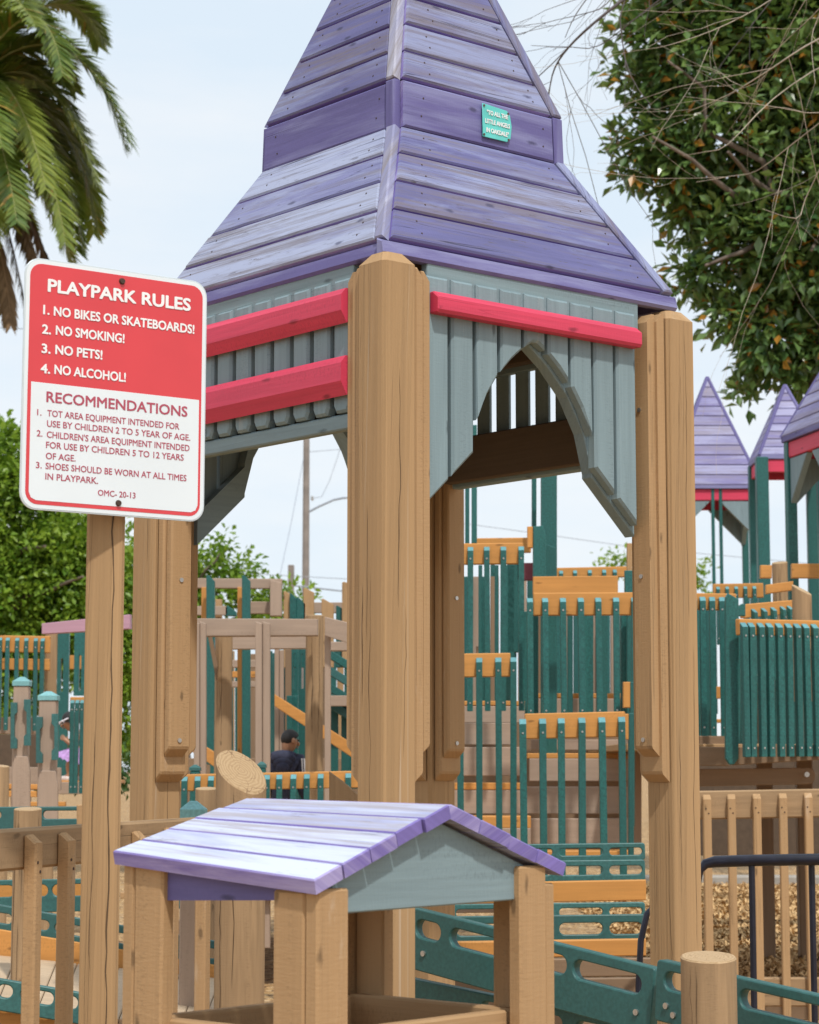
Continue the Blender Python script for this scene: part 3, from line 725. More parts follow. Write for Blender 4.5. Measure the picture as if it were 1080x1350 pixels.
def log(label, px, py, wpx, Y, z0=0, slope=(0, 0), group=None, name='log_post', parent=None, r=None):
    c = P(px, py, Y); r = r or wpx / 2 * mpp(Y); a, b = MB(), MB()
    logpost(a, (c.x, c.y), r, z0, c.z, slope, top=b)
    if r > .05:
        for k in range(4):
            g = math.radians(RN.uniform(215, 325)); n = V(math.cos(g), math.sin(g), 0); f = c + n * r * 1.012; zt = c.z - (.0 if k < 2 else RN.uniform(.1, .5)) + slope[0] * n.x * r + slope[1] * n.y * r - .004
            check(a, V(f.x, f.y, max(z0, zt - RN.uniform(.3, .8))), V(f.x, f.y, zt), n, RN.uniform(.002, .0045), k + int(px))
    if parent:
        o = part(name, a, [LOG, CHECKM], parent); part('cut_end', b, ENDG, o); return o
    t = thing(name, label, 'post', (c.x, c.y, z0), 0, group); part('trunk', a, [LOG, CHECKM], t); part('cut_end', b, ENDG, t); return t
def slotrail(label, a, b, Y0, Y1, hpx, slots, mat=None, th=.03, name='guard_rail', group=None, sh_=.30, parent=None, bolts=()):
    # panel from a to b (pixels of the top edge), slots = (start, end) along its length 0..1
    A, B = P(a[0], a[1], Y0), P(b[0], b[1], Y1); D = B - A; Ln = V(D.x, D.y, 0).length; h = hpx * mpp((Y0 + Y1) / 2)
    sl = math.atan2(D.z, Ln); Lr = D.length
    ol = [rrect(0, -h, Lr, 0, .012, 3)]
    for s in slots:
        s0, s1 = s[0], s[1]; top, hh = (s[2], s[3]) if len(s) > 2 else (.16, sh_)
        z1 = -h * top; z0 = z1 - h * hh; rr = min((z1 - z0) / 2 - .0005, (s1 - s0) * Lr / 2 - .0005)
        ol.append(rrect(s0 * Lr, z0, s1 * Lr, z1, rr, 5)[::-1])
    me = plate(ol, th, mat or GREENL, 'panel', .004)
    me.transform(Matrix.Rotation(math.atan2(D.y, D.x), 4, 'Z') @ Matrix.Rotation(-sl, 4, 'Y'))
    if parent:
        o = part('guard_panel', me, None, parent, True); o.location = A - root_loc(parent); return o
    t = thing(name, label, 'rail', (A.x, A.y, 0), 0, group); o = part('panel', me, None, t, True); o.location = A - Vector(t.location)
    N = V(D.y, -D.x, 0).normalized()
    for f, g in bolts: m = MB(); q = A + D * f - Z * h * g; tube(m, [q + N * th * .4, q + N * (th * .5 + .006)], .009, 10); part('bolt', m, BOLT, t)
    return t
# ------------------------------------------------------------------ picket fences of tan timber beside the tower
def picketfence(label, group, beampts, hpx, picks, pbot, pw, Ys, thick=.06, tops=None):
    (a, ya), (b, yb) = beampts; A, B = P(a, ya, Ys[0]), P(b, yb, Ys[1])
    t = thing('picket_fence', label, 'fence', (A.x, A.y, 0), 0, group)
    h = hpx * mpp(Ys[0]); m = MB(); beam(m, A - Z * h / 2, B - Z * h / 2, thick, h, .008); part('rail', m, LOG, t)
    D = B - A; Dh = V(D.x, D.y, 0).normalized(); N = V(Dh.y, -Dh.x, 0)
    A0, B0 = A + Z * 0, B + Z * 0
    lowz = .22; m = MB(); beam(m, V(A.x, A.y, lowz), V(B.x, B.y, lowz), thick, h, .008); part('rail', m, LOG, t)
    me = None
    for px, dy in picks:
        lo, hi = -.5, 1.5
        for _ in range(40):
            q = (lo + hi) / 2
            if 540 + F * (A.x + D.x * q) / (A.y + D.y * q) < px: lo = q
            else: hi = q
        p = A + D * lo + N * (thick / 2 + .02) - Z * dy * mpp(A.y + D.y * lo)
        if me is None:
            wd = pw * mpp(p.y); m = MB()
            prism(m, [(-wd * .5, -p.z + .05), (wd * .5, -p.z + .05), (wd * .5, -wd * .55), (wd * .5 - .008, -wd * .45), (-wd * .5 + .01, 0), (-wd * .5, -.004)], V(0, 0, 0), V(0, -1, 0), Z, wd * .92, .005)
            for dx, dz in ((-.008, .075), (.006, .10)): tube(m, [V(dx, -wd * .45, -dz), V(dx, -wd * .5 - .0015, -dz)], .0045, 6, m=1)
            me = m.mesh('picket', [TANB, NAIL])
        o = bpy.data.objects.new('picket', me); COL.objects.link(o); o.parent = t; o.location = p - t.location
        o.rotation_euler = (0, 0, math.atan2(Dh.y, Dh.x) + RN.uniform(-.04, .04))
picketfence('tan picket fence crossing behind the sign post with square chamfered pickets', 'tan picket fences', [(-60, 1097), (285, 1076)], 56, [(30, 8), (74, 8), (118, 9), (170, 12), (212, 10), (254, 10)], 1360, 19, (5.75, 7.25), .05)
picketfence('tan picket fence on the wood chips behind the navy tube rail', 'tan picket fences', [(900, 1043), (1130, 1039)], 37, [(927, 5), (959, 5), (992, 5), (1026, 5), (1059, 5), (1092, 5)], 1318, 11, (12.0, 12.0), .05)
m = MB(); slab(m, [(905, 1303), (1110, 1303), (1110, 1345), (905, 1345)], 12.25, .1, longb=False)
solo('edging_timber', m, TAUPD, 'brown edging timber lying along the foot of the chips fence', 'edging')

# navy tube rail
t = thing('tube_rail', 'navy blue rounded steel tube rail with thin uprights beside the right post', 'rail', P(918, 1133, 8.5) * 1)
t.location.z = 0
q = [P(921, 1420, 8.5), P(921, 1250, 8.5), P(921, 1165, 8.5), P(923, 1148, 8.5), P(930, 1139, 8.5), P(943, 1136, 8.5), P(990, 1134.5, 8.45), P(1080, 1133, 8.4), P(1180, 1132, 8.3)]
q[0].z = 0
m = MB(); tube(m, q, [.009, .009, .010, .014, .019, .0225, .0225, .0225, .0225], 14); part('handrail', m, NAVY, t)
for px in (991, 1070, 1150):
    a = P(px, 1139, 8.45); m = MB(); tube(m, [a, V(a.x, a.y, 0)], .0125, 10); part('upright', m, NAVY, t)
q = [P(842, 1420, 8.6), P(842, 1300, 8.6), P(845, 1240, 8.6), P(853, 1205, 8.6), P(868, 1190, 8.6), P(888, 1185, 8.6)]; q[0].z = 0
m = MB(); tube(m, q, .0125, 12); solo('bent_tube', m, NAVY, 'dark bent steel tube peeking out along the left edge of the right tower post', 'tube')

# ------------------------------------------------------------------ green slotted guard rails and timber by the ramp, right
def sl(n, gap=.03, e=.03):
    L_ = (1 - 2 * e + gap) / n; return [(e + i * L_, e + (i + 1) * L_ - gap) for i in range(n)]
slotrail('green slotted guard rail sloping from the front post down across the right post', (540, 1194), (869, 1276), 7.05, 6.35, 82, [(.05, .16), (.20, .535), (.575, .675), (.70, .955)], bolts=((.93, .72), (.08, .7)), group='green slotted rails', th=.035)
slotrail('green slotted guard rail running off frame behind the round topped log post', (872, 1264), (1130, 1322), 6.3, 5.75, 82, [(.045, .42), (.45, .95)], bolts=((.05, .72), (.09, .84)), group='green slotted rails', th=.035)
slotrail('lower green guard rail near the bottom edge right of the bin shelter', (540, 1288), (900, 1362), 7.1, 6.4, 60, [(.3, .6), (.65, .95)], group='green slotted rails', th=.035)
log('weathered log post with a rounded cut top at the bottom right', 934, 1263, 73, 5.9, 0, (.0, .12))
sl2 = [(.02, .40, .2, .4), (.44, .96, .2, .4)]
for (y0, Y, h, lab) in ((1112, 10.6, 22, 'uppermost'), (1134, 10.3, 27, 'second'), (1190, 9.9, 24, 'third'), (1206, 9.5, 36, 'lowest')):
    slotrail('green slotted ramp rail %s of the four between the back and right posts' % lab, (596, y0 + 2), (850, y0 - 1), Y, Y, h, [(.02, .25, .28, .42), (.285, .52, .28, .42), (.555, .78, .28, .42), (.815, .985, .28, .42)] , group='green slotted ramp rails')
rp_ = thing('ramp', 'broad timber ramp with orange kerb boards rising behind the tower posts', 'ramp', (.6, 9.4, 0))
hb(596, 852, 1165, 1160, 27, 10.1, ORNG, rp_, 'kerb_board')
hb(596, 852, 1242, 1238, 22, 9.3, ORNG, rp_, 'kerb_board')
hb(596, 690, 1192, 1191, 12, 10.4, TAUPE, rp_, 'side_board')
for y, Y, h in ((1266, 9.0, 24), (1292, 8.8, 24), (1318, 8.6, 40)): hb(596, 860, y, y - 3, h, Y, TAUPD, rp_, 'riser', .03)
for i in range(9):
    m = MB(); y = 8.55 + i * .17; box(m, V(.62, y, .30 + i * .018), X, Yv, Z, 1.1, .16, .035, .004); part('deck_board', m, TANB, rp_)

# ------------------------------------------------------------------ left ramp with pale deck
lr = thing('ramp', 'pale sunlit ramp deck with orange kerb boards at the lower left', 'ramp', (-1.5, 8.6, 0))
def quadboard(p0, p1, p2, p3, th, mat, par, nm='deck_board'):
    m = MB(); t_ = (p1 - p0).normalized(); n = t_.cross(p3 - p0).normalized(); up = n.cross(t_)
    pr = lambda p: ((p - p0).dot(t_), (p - p0).dot(up))
    prism(m, [pr(p) for p in (p0, p1, p2, p3)], p0, t_, up, th, .004, False); return part(nm, m, mat, par)
for i in range(15):
    x0, x1 = -60 + i * 27, -60 + i * 27 + 26
    f = lambda x: (x + 60) / 400
    a, b, c, d = [P(x, yy + f(x) * 42, Y) for x, yy, Y in ((x0 - 26, 1325, 7.95), (x1 - 26, 1325, 7.95), (x1, 1258, 9.25), (x0, 1258, 9.25))]
    quadboard(a, b, c, d, .03, DECKM, lr)
hb(-50, 300, 1217, 1275, 39, 9.27, ORNG, lr, 'kerb_board')
hb(-50, 260, 1317, 1370, 30, 7.9, ORNG, lr, 'kerb_board')
slotrail('green slotted rail with long slots sloping along the far edge of the pale deck', (-50, 1184), (300, 1243), 9.3, 9.3, 36, [(.02, .20, .28, .36), (.225, .34, .28, .36), (.36, .55, .28, .36), (.58, .80, .28, .36), (.84, .97, .28, .36)], parent=lr)
slotrail('', (-50, 1281), (118, 1310), 7.85, 7.85, 40, [(.05, .26), (.30, .42), (.48, .74), (.78, .93)], parent=lr, sh_=.42)
slotrail('green slotted rail with orange board behind it, left of the sign post', (-40, 1161), (125, 1158), 10.2, 10.2, 42, [(.05, .36), (.40, .50), (.54, .63), (.66, .97)], group='green slotted rails left', sh_=.36)
m = MB(); slab(m, [(-60, 1166), (130, 1163), (130, 1186), (-60, 1186)], 10.4, .04, longb=False); solo('edge_board', m, ORNG, 'orange edge board seen through the slots left of the sign post', 'board')
slotrail('green slotted rail level with the cut log top at far left', (-40, 1064), (112, 1063), 9.8, 9.8, 30, [(.05, .28, .18, .35), (.42, .58, .18, .35), (.64, .97, .18, .35)], group='green slotted rails left', sh_=.3)
m = MB(); slab(m, [(225, 1178), (300, 1178), (300, 1198), (225, 1198)], 11, .04, longb=False); solo('side_panel', m, GREENL, 'short teal side panel behind the picket right of the left tower post', 'panel')
m = MB(); slab(m, [(225, 1213), (310, 1214), (310, 1242), (225, 1241)], 11.3, .08, longb=False); solo('sleeper', m, TAUPD, 'brown sleeper just below the short teal side panel', 'sleeper')
log('short cut log post with a cracked top at far left', 37, 1067, 36, 8.6, .2, (0, .1), 'cut log posts')
m = MB(); slab(m, [(101, 1061), (116, 1060), (116, 1100), (101, 1100)], 8.2, .1); solo('stub_post', m, TANB, 'small tan stub post beside the sign post above the picket rail', 'post')

# ------------------------------------------------------------------ logs and capped post behind the shelter
log('tall thick log post with a steeply slanted cut top behind the shelter roof', 318, 1018, 66, 7.3, 0, (-.5, .7), 'cut log posts')
log('small log post with a checked top, half hidden by the thick slanted log', 272, 1040, 28, 9.6, 0, (0, .12), 'cut log posts')
def capped(label, x0, x1, yt, yb, Y, capmat, postmat, caph, ebot=None, group=None):
    a, b = P(x0, yt, Y), P(x1, yt, Y); c = (a + b) / 2; wd = (b - a).length
    t = thing('capped_post', label, 'post', (c.x, c.y, 0), 0, group); ch = caph * mpp(Y)
    zb_ = 0. if ebot is None else P(x0, ebot, Y).z
    m = MB(); box(m, V(c.x, c.y + wd / 2, (c.z - ch + zb_) / 2), Z, X, Yv, c.z - ch - zb_, wd * .92, wd * .92, .006); part('shaft', m, postmat, t)
    m = MB(); h = wd * .52; zz = c.z - ch; vs = []
    for z_, q in ((zz, h), (zz + ch * .5, h), (zz + ch, h * .25)):
        for sx, sy in ((-1, -1), (1, -1), (1, 1), (-1, 1)): vs.append((c.x + sx * q, c.y + wd / 2 + sy * q, z_))
    fs = [[3, 2, 1, 0], [8, 9, 10, 11]] + [[l * 4 + i, l * 4 + (i + 1) % 4, l * 4 + 4 + (i + 1) % 4, l * 4 + 4 + i] for l in (0, 1) for i in range(4)]
    m.add(vs, fs, [[(0, 0)] * 4 for _ in fs]); part('cap', m, capmat, t)
    return t
capped('short post with a pale teal pyramid cap beside the left tower post', 237, 270, 1056, 1300, 8.4, TEALC, TAUPE, 22)
m = MB(); slab(m, [(434, 1017), (452, 1030), (472, 1047), (476, 1120), (434, 1120)], 7.9, .05); solo('shaped_board', m, LOG, 'rough brown board with a sloping top against the front tower post', 'board')

# ------------------------------------------------------------------ middle left: taupe frame, logs, stair, boy's deck
cf = thing('climbing_frame', 'taupe timber frame with green boards and log legs behind the left tower opening', 'climbing frame', P(350, 1100, 15) * 1); cf.location.z = 0
hb(225, 372, 762, 763, 13, 16.5, TAUPE, cf); hb(318, 372, 793, 793, 16, 16.55, TAUPE, cf); vb(356, 371, 764, 812, 16.4, TAUPE, cf, 'upright', .1, -4)
for a, b in ((272, 283), (319, 330)):
    m = MB(); slab(m, [(a, 759), (a, 1008), (b, 1008), (b, 766), (a + 3, 758)], 16.3, .05); part('green_upright', m, GREEN, cf)
for a, b in ((265.5, 272), (313, 319)): vb(a, b, 774, 1000, 16.45, ORNG, cf, 'orange_upright', .05)
m = MB(); slab(m, [(225, 815), (225, 839), (419, 838), (419, 816)], 14.6, .10, longb=False); part('beam', m, TAUPE, cf)
m = MB(); slab(m, [(300, 838), (300, 856), (406, 855), (406, 838)], 15.6, .08, longb=False); part('beam', m, TAUPE, cf)
m = MB(); slab(m, [(428, 813), (428, 838), (520, 868), (520, 836)], 14.4, .1, None, -.25, longb=False); part('beam', m, TAUPE, cf)
m = MB(); slab(m, [(434, 846), (434, 858), (480, 858), (480, 846)], 15.6, .08, longb=False); part('beam', m, TAUPE, cf)
for a, b in ((255.5, 271.5), (336.5, 356)):
    for q, (u, v_) in enumerate(((a, a + (b - a) * .46), (a + (b - a) * .5, b))):
        m = MB(); slab(m, [(u, 819), (u, 1250), (v_, 1250), (v_, 822)], 14.45 + .02 * q, .06); part('leg_board', m, TAUPE, cf)
vb(428, 436, 838, 1250, 14.5, TAUPE, cf, 'leg_board', .05)
vb(362, 368, 855, 1100, 16, TAUPE, cf, 'leg_board', .05); vb(368.5, 374, 857, 1100, 16, TAUPE, cf, 'leg_board', .05); vb(376, 384, 856, 1100, 16.8, TAUPD, cf, 'leg_board', .05)
m = MB(); slab(m, [(274, 838), (279, 838), (287, 878), (285, 897)], 14.9, .05); part('brace', m, TAUPD, cf)
log('', 295.5, 840, 23, 15.0, 0, (0, 0), parent=cf); log('', 415, 812, 23, 14.9, 0, (0, 0), parent=cf)
st = thing('board_wall', 'upper wall of pointed brown, green and orange boards behind the taupe frame', 'wall', P(410, 1100, 17.5) * 1); st.location.z = 0
for a, b, yt, mt, sl_ in ((374, 382, 780, TANB, 3), (382, 391, 783, GREEN, 6), (391, 403, 788, GREEN, 8), (400, 414, 776, TANB, 5), (424, 440, 790, TANB, 7), (443, 459, 799, GREEN, 8), (451, 460, 768, TANB, 0)):
    m = MB(); slab(m, [(a, yt), (a, 880), (b, 880), (b, yt + sl_), (a + 2, yt - 1)], 17.2 + .05 * (a % 3), .05); part('board', m, mt, st)
hb(374, 470, 794, 794, 14, 17.5, TAUPE, st); hb(240, 300, 799, 799, 12, 17.8, TAUPE, st)
m = MB(); slab(m, [(284, 790), (284, 840), (292, 840), (292, 790)], 17.9, .1); part('board', m, TANB, st)
m = MB(); slab(m, [(297, 800), (297, 812), (312, 812), (311, 806), (300, 798)], 17.8, .05); part('board', m, GREEN, st)
# slotted green boards, framed panels
gp_ = thing('slotted_boards', 'pair of tall green boards with narrow slots beside the log leg', 'panel', P(394, 1100, 17) * 1); gp_.location.z = 0
for a, b in ((384.5, 393.5), (394.5, 404)):
    A_ = P(a, 856, 17); W_ = (b - a) * mpp(17); H_ = 250 * mpp(17); c_ = W_ / 2
    s1 = 32 * mpp(17); s0 = 52 * mpp(17)
    me = plate([[(0, -H_), (W_, -H_), (W_, 0), (0, 0)], rrect(c_ - .009, -s0, c_ + .009, -s1 * .2, .008, 3)[::-1]], .04, GREEN, 'board', .002)
    o = part('board', me, None, gp_, True); o.location = A_ - Vector(gp_.location)
pw_ = thing('stair', 'timber stair with an orange stringer and green slanted treads behind the frame', 'stair', P(420, 1100, 16) * 1); pw_.location.z = 0
m = MB(); slab(m, [(362, 915), (362, 931), (480, 1009), (480, 990)], 15.7, .05, longb=False); part('stringer', m, ORNG, pw_)
m = MB(); slab(m, [(225, 955), (225, 972), (290, 1016), (290, 996)], 15.9, .05, longb=False); part('stringer', m, ORNG, pw_)
for i in range(4):
    y = 852 + i * 22; m = MB(); slab(m, [(428, y), (428, y + 12), (480, y + 44), (480, y + 32)], 16.3, .2, longb=False); part('tread', m, GREENL if i % 2 else GREEN, pw_)
hb(428, 470, 917, 917, 14, 16.2, TAUPE, pw_)
for x in (434, 450, 462): vb(x, x + 12, 931, 1040, 16.4, GREEN, pw_, 'side_board', .04)
for x in (378, 385): vb(x, x + 8, 917, 1060, 16.5 + x * .01 - 3.8, GREEN, pw_, 'side_board', .04)
for i, y in enumerate((870, 885, 898)): hb(284, 345, y, y, 8 if i else 10, 17.3, TAUPE if i != 1 else ORNG, pw_, 'riser', .05)
for x in (277, 300, 352, 366): vb(x, x + 7, 858, 1100, 17.6, GREEN, pw_, 'side_board', .04)
bd = thing('play_deck', 'low timber play deck under the boy with dark sides', 'deck', P(350, 1100, 17) * 1); bd.location.z = 0
zd = P(372, 1166, 15.4).z
for i in range(14): m = MB(); box(m, V(-1.8 + i * .145, 16.6, zd - .02), Yv, X, Z, 4.4, .14, .04, .004); part('deck_board', m, TANB, bd)
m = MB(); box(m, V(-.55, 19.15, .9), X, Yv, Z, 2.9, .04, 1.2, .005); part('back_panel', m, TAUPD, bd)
railing('orange topped green picket railing in front of the boy', (236, 1021), (480, 1016), 13.2, 13.2, 22, [246.5, 263.5, 281, 354, 370, 388.5, 406, 424, 460], 7.6, 3, 1110, 'green picket railings')
for a, b, y in ((251, 264, 1009), (339, 351, 1006)):
    pass
capped('green capped newel post just behind the orange railing, left of the slanted log', 250, 264, 1008, 1100, 13.6, GREENL, GREEN, 8, 1080)
capped('green capped newel post just behind the orange railing, right of the slanted log', 339, 351, 1004, 1100, 13.6, GREENL, GREEN, 8, 1080)

# ------------------------------------------------------------------ far left: raised deck, pink beam, handle posts
railing('far left green picket railing with two orange rails on the raised deck', (-40, 837), (67, 839), 17, 17, 22, [-36, -23, -10, 1.5, 11.5, 24, 36, 48.5, 57.5], 5.2, 3, 962, 'green picket railings', extra=((30, 15),))
ld = thing('raised_deck', 'raised timber deck with a pink beam, log leg and green slotted boards at far left', 'deck', P(60, 1100, 17.5) * 1); ld.location.z = 0
hb(-60, 60, 945, 946, 22, 17.1, TAUPE, ld); 
log('', 68, 836, 16, 17.2, 0, (0, 0), parent=ld)
m = MB(); slab(m, [(55, 822), (55, 836), (171, 829), (171, 810)], 15.5, .06, None, -.15, longb=False); part('pink_beam', m, PINK, ld)
for a, b, yt, yb, s0, s1 in ((77, 92, 832, 1028, 868, 912), (99, 118, 830, 917, 864, 911)):
    A_ = P(a, yt, 19.6); q = mpp(19.6); W_ = (b - a) * q; c_ = W_ * .42
    me = plate([[(0, -(yb - yt) * q), (W_, -(yb - yt) * q), (W_, 0), (0, 0)], rrect(c_ - .010, -(s1 - yt) * q, c_ + .010, -(s0 - yt) * q, .009, 3)[::-1]], .05, GREEN, 'green_board', .002)
    o = part('green_board', me, None, ld, True); o.location = A_ - Vector(ld.location)
hb(92, 118, 864, 864, 18, 19.9, ORNG, ld, 'rail')
hb(64, 130, 1031, 1031, 16, 18.6, TAUPE, ld); m = MB(); a = P(100, 1031, 19); box(m, V(a.x, 19.3, a.z), X, Yv, Z, .6, 1.3, .03, .004); part('deck_board', m, ORNG, ld)
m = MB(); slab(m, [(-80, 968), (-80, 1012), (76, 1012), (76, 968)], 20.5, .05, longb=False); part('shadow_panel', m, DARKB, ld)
hb(-60, 80, 1010, 1012, 30, 18.0, TAUPE, ld, 'lower_beam')
hb(-10, 52, 1033, 1034, 7, 17.0, ORNG, ld, 'step'); hb(-10, 48, 1042, 1043, 8, 16.9, ORNG, ld, 'step'); hb(14, 40, 1050, 1050, 12, 17.0, TAUPD, ld, 'step')
hb(34, 86, 1057, 1057, 6, 15, ORNG, ld, 'step')
railing('bundle of green pickets hiding the girl beside the sign post', (93, 919), (130, 919), 17.2, 17.2, 9, [98, 104.5, 111, 117.5], 5.4, 4, 1046, 'green picket railings')
for (lab, x0, x1, yt, Y) in (('taupe post with pale teal cap and green grab handles, farther left of the pair', 17, 38.5, 892, 14.2), ('taupe post with pale teal cap and green grab handles, nearer the girl', 50.5, 75, 911, 13.4)):
    t = capped(lab, x0, x1, yt, 1100, Y, TEALC, TAUPE, 12, 1130, 'capped handle posts')
    q = mpp(Y); c = P((x0 + x1) / 2, yt, Y)
    m = MB(); slab(m, [(x0 - 1, yt + 125), (x0 + 2, yt + 105), (x1 - 2, yt + 105), (x1 + 1, yt + 125), (x1 + 1, 1090), (x0 - 1, 1090)], Y - .01, .03); part('base_board', m, TAUPE, t)
    for sx, dy in ((-1, 34), (1, 30)):
        xx = x0 - 3 if sx < 0 else x1 - 7
        for (u, v_, yy0, yy1) in ((xx, xx + 8 * 1, dy, dy + 14), (xx + (0 if sx < 0 else 3), xx + (5 if sx < 0 else 8), dy + 13.8, dy + 48), (xx, xx + 8, dy + 47.8, dy + 61)): pass
        bx = [(0, 0), (8.5, 0), (8.5, 13), (5, 17), (5, 45), (8.5, 49), (8.5, 61), (0, 61)]
        pts = [((xx + p[0]) if sx < 0 else (xx + 8.5 - p[0]), yt + dy + p[1]) for p in bx]
        m = MB(); slab(m, pts, Y - .05, .03, ch=.001); part('grab_handle', m, GREENL, t)
log('round shouldered log post at the left edge of the frame', 2, 1010, 21, 11.5, 0, (-.1, .1), 'cut log posts')

# ------------------------------------------------------------------ middle right: tiers of railings, stair walls, green posts
G2 = 'green picket railings'
railing('highest orange railing with four green pickets, top left of the stacked tiers', (598, 717), (690, 716), 13.6, 13.6, 28, [596, 620.5, 642, 664, 687.5], 7.4, 5, 938, G2)
railing('wide orange railing with six green pickets, middle of the stacked tiers', (703, 782), (862, 781), 13.4, 13.4, 30, [698.5, 718.5, 742, 765.5, 788.5, 812, 836], 7.8, 7, 948, G2)
railing('lower left orange railing of the stacked tiers beside the back post', (596, 862), (673, 861), 13.0, 13.0, 31, [606, 631.5, 656.5, 676.5], 8.2, 6, 1150, G2)
railing('lowest wide orange railing with green pickets beside the right tower post', (692, 941), (824, 938), 12.4, 12.4, 33, [688, 714, 738.5, 765.5, 791.5, 817.5], 9, 7, 1180, G2)
ex = thing('stair_tower', 'taupe boarded stair tower with orange treads behind the stacked railings', 'stair', P(720, 1150, 15) * 1); ex.location.z = 0
for (x0, x1, y, h, Y, mt, nm) in ((596, 692, 924, 6, 14.6, ORNG, 'tread'), (596, 692, 931, 22, 14.4, TAUPE, 'riser'), (596, 680, 953, 29, 14.2, TAUPE, 'riser'), (596, 690, 985, 38, 14.1, TAUPE, 'riser'), (596, 695, 1032, 9, 13.9, ORNG, 'tread'),
        (596, 695, 1042, 31, 13.9, TAUPE, 'riser'), (596, 700, 1076, 16, 13.6, ORNG, 'tread'), (596, 700, 1092, 30, 13.5, TAUPE, 'riser'),
        (700, 830, 914, 6, 15.2, ORNG, 'tread'), (700, 830, 921, 20, 15.0, TAUPE, 'riser'), (700, 830, 975, 14, 14.8, TAUPE, 'riser'), (695, 830, 993, 7, 14.4, ORNG, 'tread'), (698, 830, 1000, 30, 14.3, TAUPE, 'riser'), (690, 830, 1037, 36, 14.1, TAUPE, 'riser'), (690, 830, 1079, 34, 13.9, TAUPE, 'riser'), (718, 835, 1122, 10, 13.4, ORNG, 'tread')):
    hb(x0, x1, y, y, h, Y, mt, ex, nm, .04 if nm == 'riser' else .25)
m = MB(); a = P(596, 920, 15.6); b = P(700, 920, 15.6); 
slab(m, [(596, 930), (596, 1140), (835, 1140), (835, 930)], 15.7, .05, longb=False); part('back_wall', m, TAUPD, ex)
for x, w_ in ((672, 13), (700, 20), (752, 7), (770, 9), (778, 9), (797, 8), (823, 8), (831, 9)): vb(x - w_ / 2, x + w_ / 2, 745 if x < 690 else 806, 945, 14.8 + (x % 5) * .05, GREEN, ex, 'green_board', .04)
for x in (633.5, 655): vb(x - 2.5, x + 2.5, 745, 925, 15, GREEN, ex, 'green_board', .04)
vb(669, 685, 742, 860, 14.9, GREEN, ex, 'green_board', .04)
hb(682, 704, 742, 742, 23, 14.9, plain('maroon_board', (.16, .03, .045), .6), ex, 'maroon_board')
vb(827, 846, 955, 1112, 14.6, TAUPE, ex, 'post', .08); vb(628, 636, 852, 1010, 15.6, TAUPD, ex, 'post', .08)
for x0, x1, yt, mt in ((822, 829, 941, ORNG), (829, 836, 940, GREEN), (822, 831, 899, ORNG), (831, 837, 899, GREEN)): vb(x0, x1, yt, yt + 34 if mt is ORNG else yt + 190, 12.6 if yt > 920 else 13.2, mt, ex, 'end_board', .05)
railing('orange railing end behind the highest railing, tops only', (622, 710), (700, 709), 15.2, 15.2, 20, [650, 676], 6, 8, 760, G2)
tp = thing('corner_posts', 'tall green corner posts rising past the highest railing into the sky', 'posts', P(720, 1100, 14.6) * 1); tp.location.z = 0
for x0, x1, yt, yb, Y in ((701.5, 707.5, 560, 720, 15), (713.5, 734.5, 560, 1000, 14.6), (613.5, 619, 560, 720, 15.4), (622, 629, 560, 716, 15)): vb(x0, x1, yt, yb, Y, GREEN, tp, 'post', .06)
m = MB(); slab(m, [(703, 694), (703, 762), (720, 762), (720, 706), (716, 693)], 14.3, .05); part('end_board', m, GREEN, tp); vb(695.5, 702.5, 694, 722, 14.3, ORNG, tp, 'end_board', .05)
m = MB(); slab(m, [(719, 717), (719, 765), (734, 765), (733, 722)], 14.5, .05); part('end_board', m, GREEN, tp)
hb(703, 815, 760, 759, 24, 14.2, ORNG, ex, 'top_rail'); 
railing('narrow orange railing with low green picket tips behind the middle tier', (729, 749), (826, 747), 15.2, 15.2, 14, [740, 758.5, 778, 797, 811], 5, 4, 800, G2)
vb(824, 840, 752, 790, 13.8, GREEN, ex, 'end_board', .05); vb(827, 834, 716, 755, 16, TANB, ex, 'end_board', .05)

# ------------------------------------------------------------------ right: raised platform, far spires
railing('green picket railing just right of the right tower post on the platform', (905, 782), (970, 783), 13.2, 13.2, 22, [914.5, 926, 938.5, 951.5], 7.6, 5, 970, G2)
railing('long green picket railing at the right edge of the platform', (972, 816), (1110, 819), 12.6, 12.9, 21, [976, 985.5, 998, 1009.5, 1022, 1034.5, 1046, 1057, 1069, 1081, 1093], 8, 5, 998, G2)
railing('short green picket railing set back behind the long platform railing', (978, 797), (1046, 791), 14.6, 15, 18, [989, 1002, 1014.5, 1027, 1036], 6.5, 7, 900, G2)
railing('distant orange railing with green tips between two far spires', (940, 770), (1006, 769), 18, 18, 19, [947, 959, 971, 983, 995], 4.5, 4, 850, G2)
pf = thing('platform', 'brown raised platform with green corner board and rounded brown beam on the right', 'platform', P(1000, 1100, 13.4) * 1); pf.location.z = 0
m = MB(); slab(m, [(957, 787), (957, 1000), (962, 1008), (968, 1008), (974, 1000), (974, 790), (960, 782)], 12.7, .05); part('corner_board', m, GREEN, pf)
hb(905, 962, 984, 985, 25, 13.1, TAUPD, pf, 'edge_beam'); hb(966, 1110, 985, 980, 24, 12.8, TAUPD, pf, 'edge_beam', h1=20); hb(905, 962, 970, 970, 12, 13.4, TAUPD, pf, 'edge_beam')
m = MB(); q = [(905, 1014), (905, 1037)] + [(1066 + 9 * math.sin(a), 1023 + 11 * math.cos(a)) for a in [math.pi * i / 8 for i in range(9)]]
slab(m, q, 13.6, .06, longb=False); part('rounded_beam', m, TAUPD, pf)
m = MB(); a = P(1063, 1021, 13.55); tube(m, [a, a - Yv * .03], .016, 10); part('bolt', m, BOLT, pf)
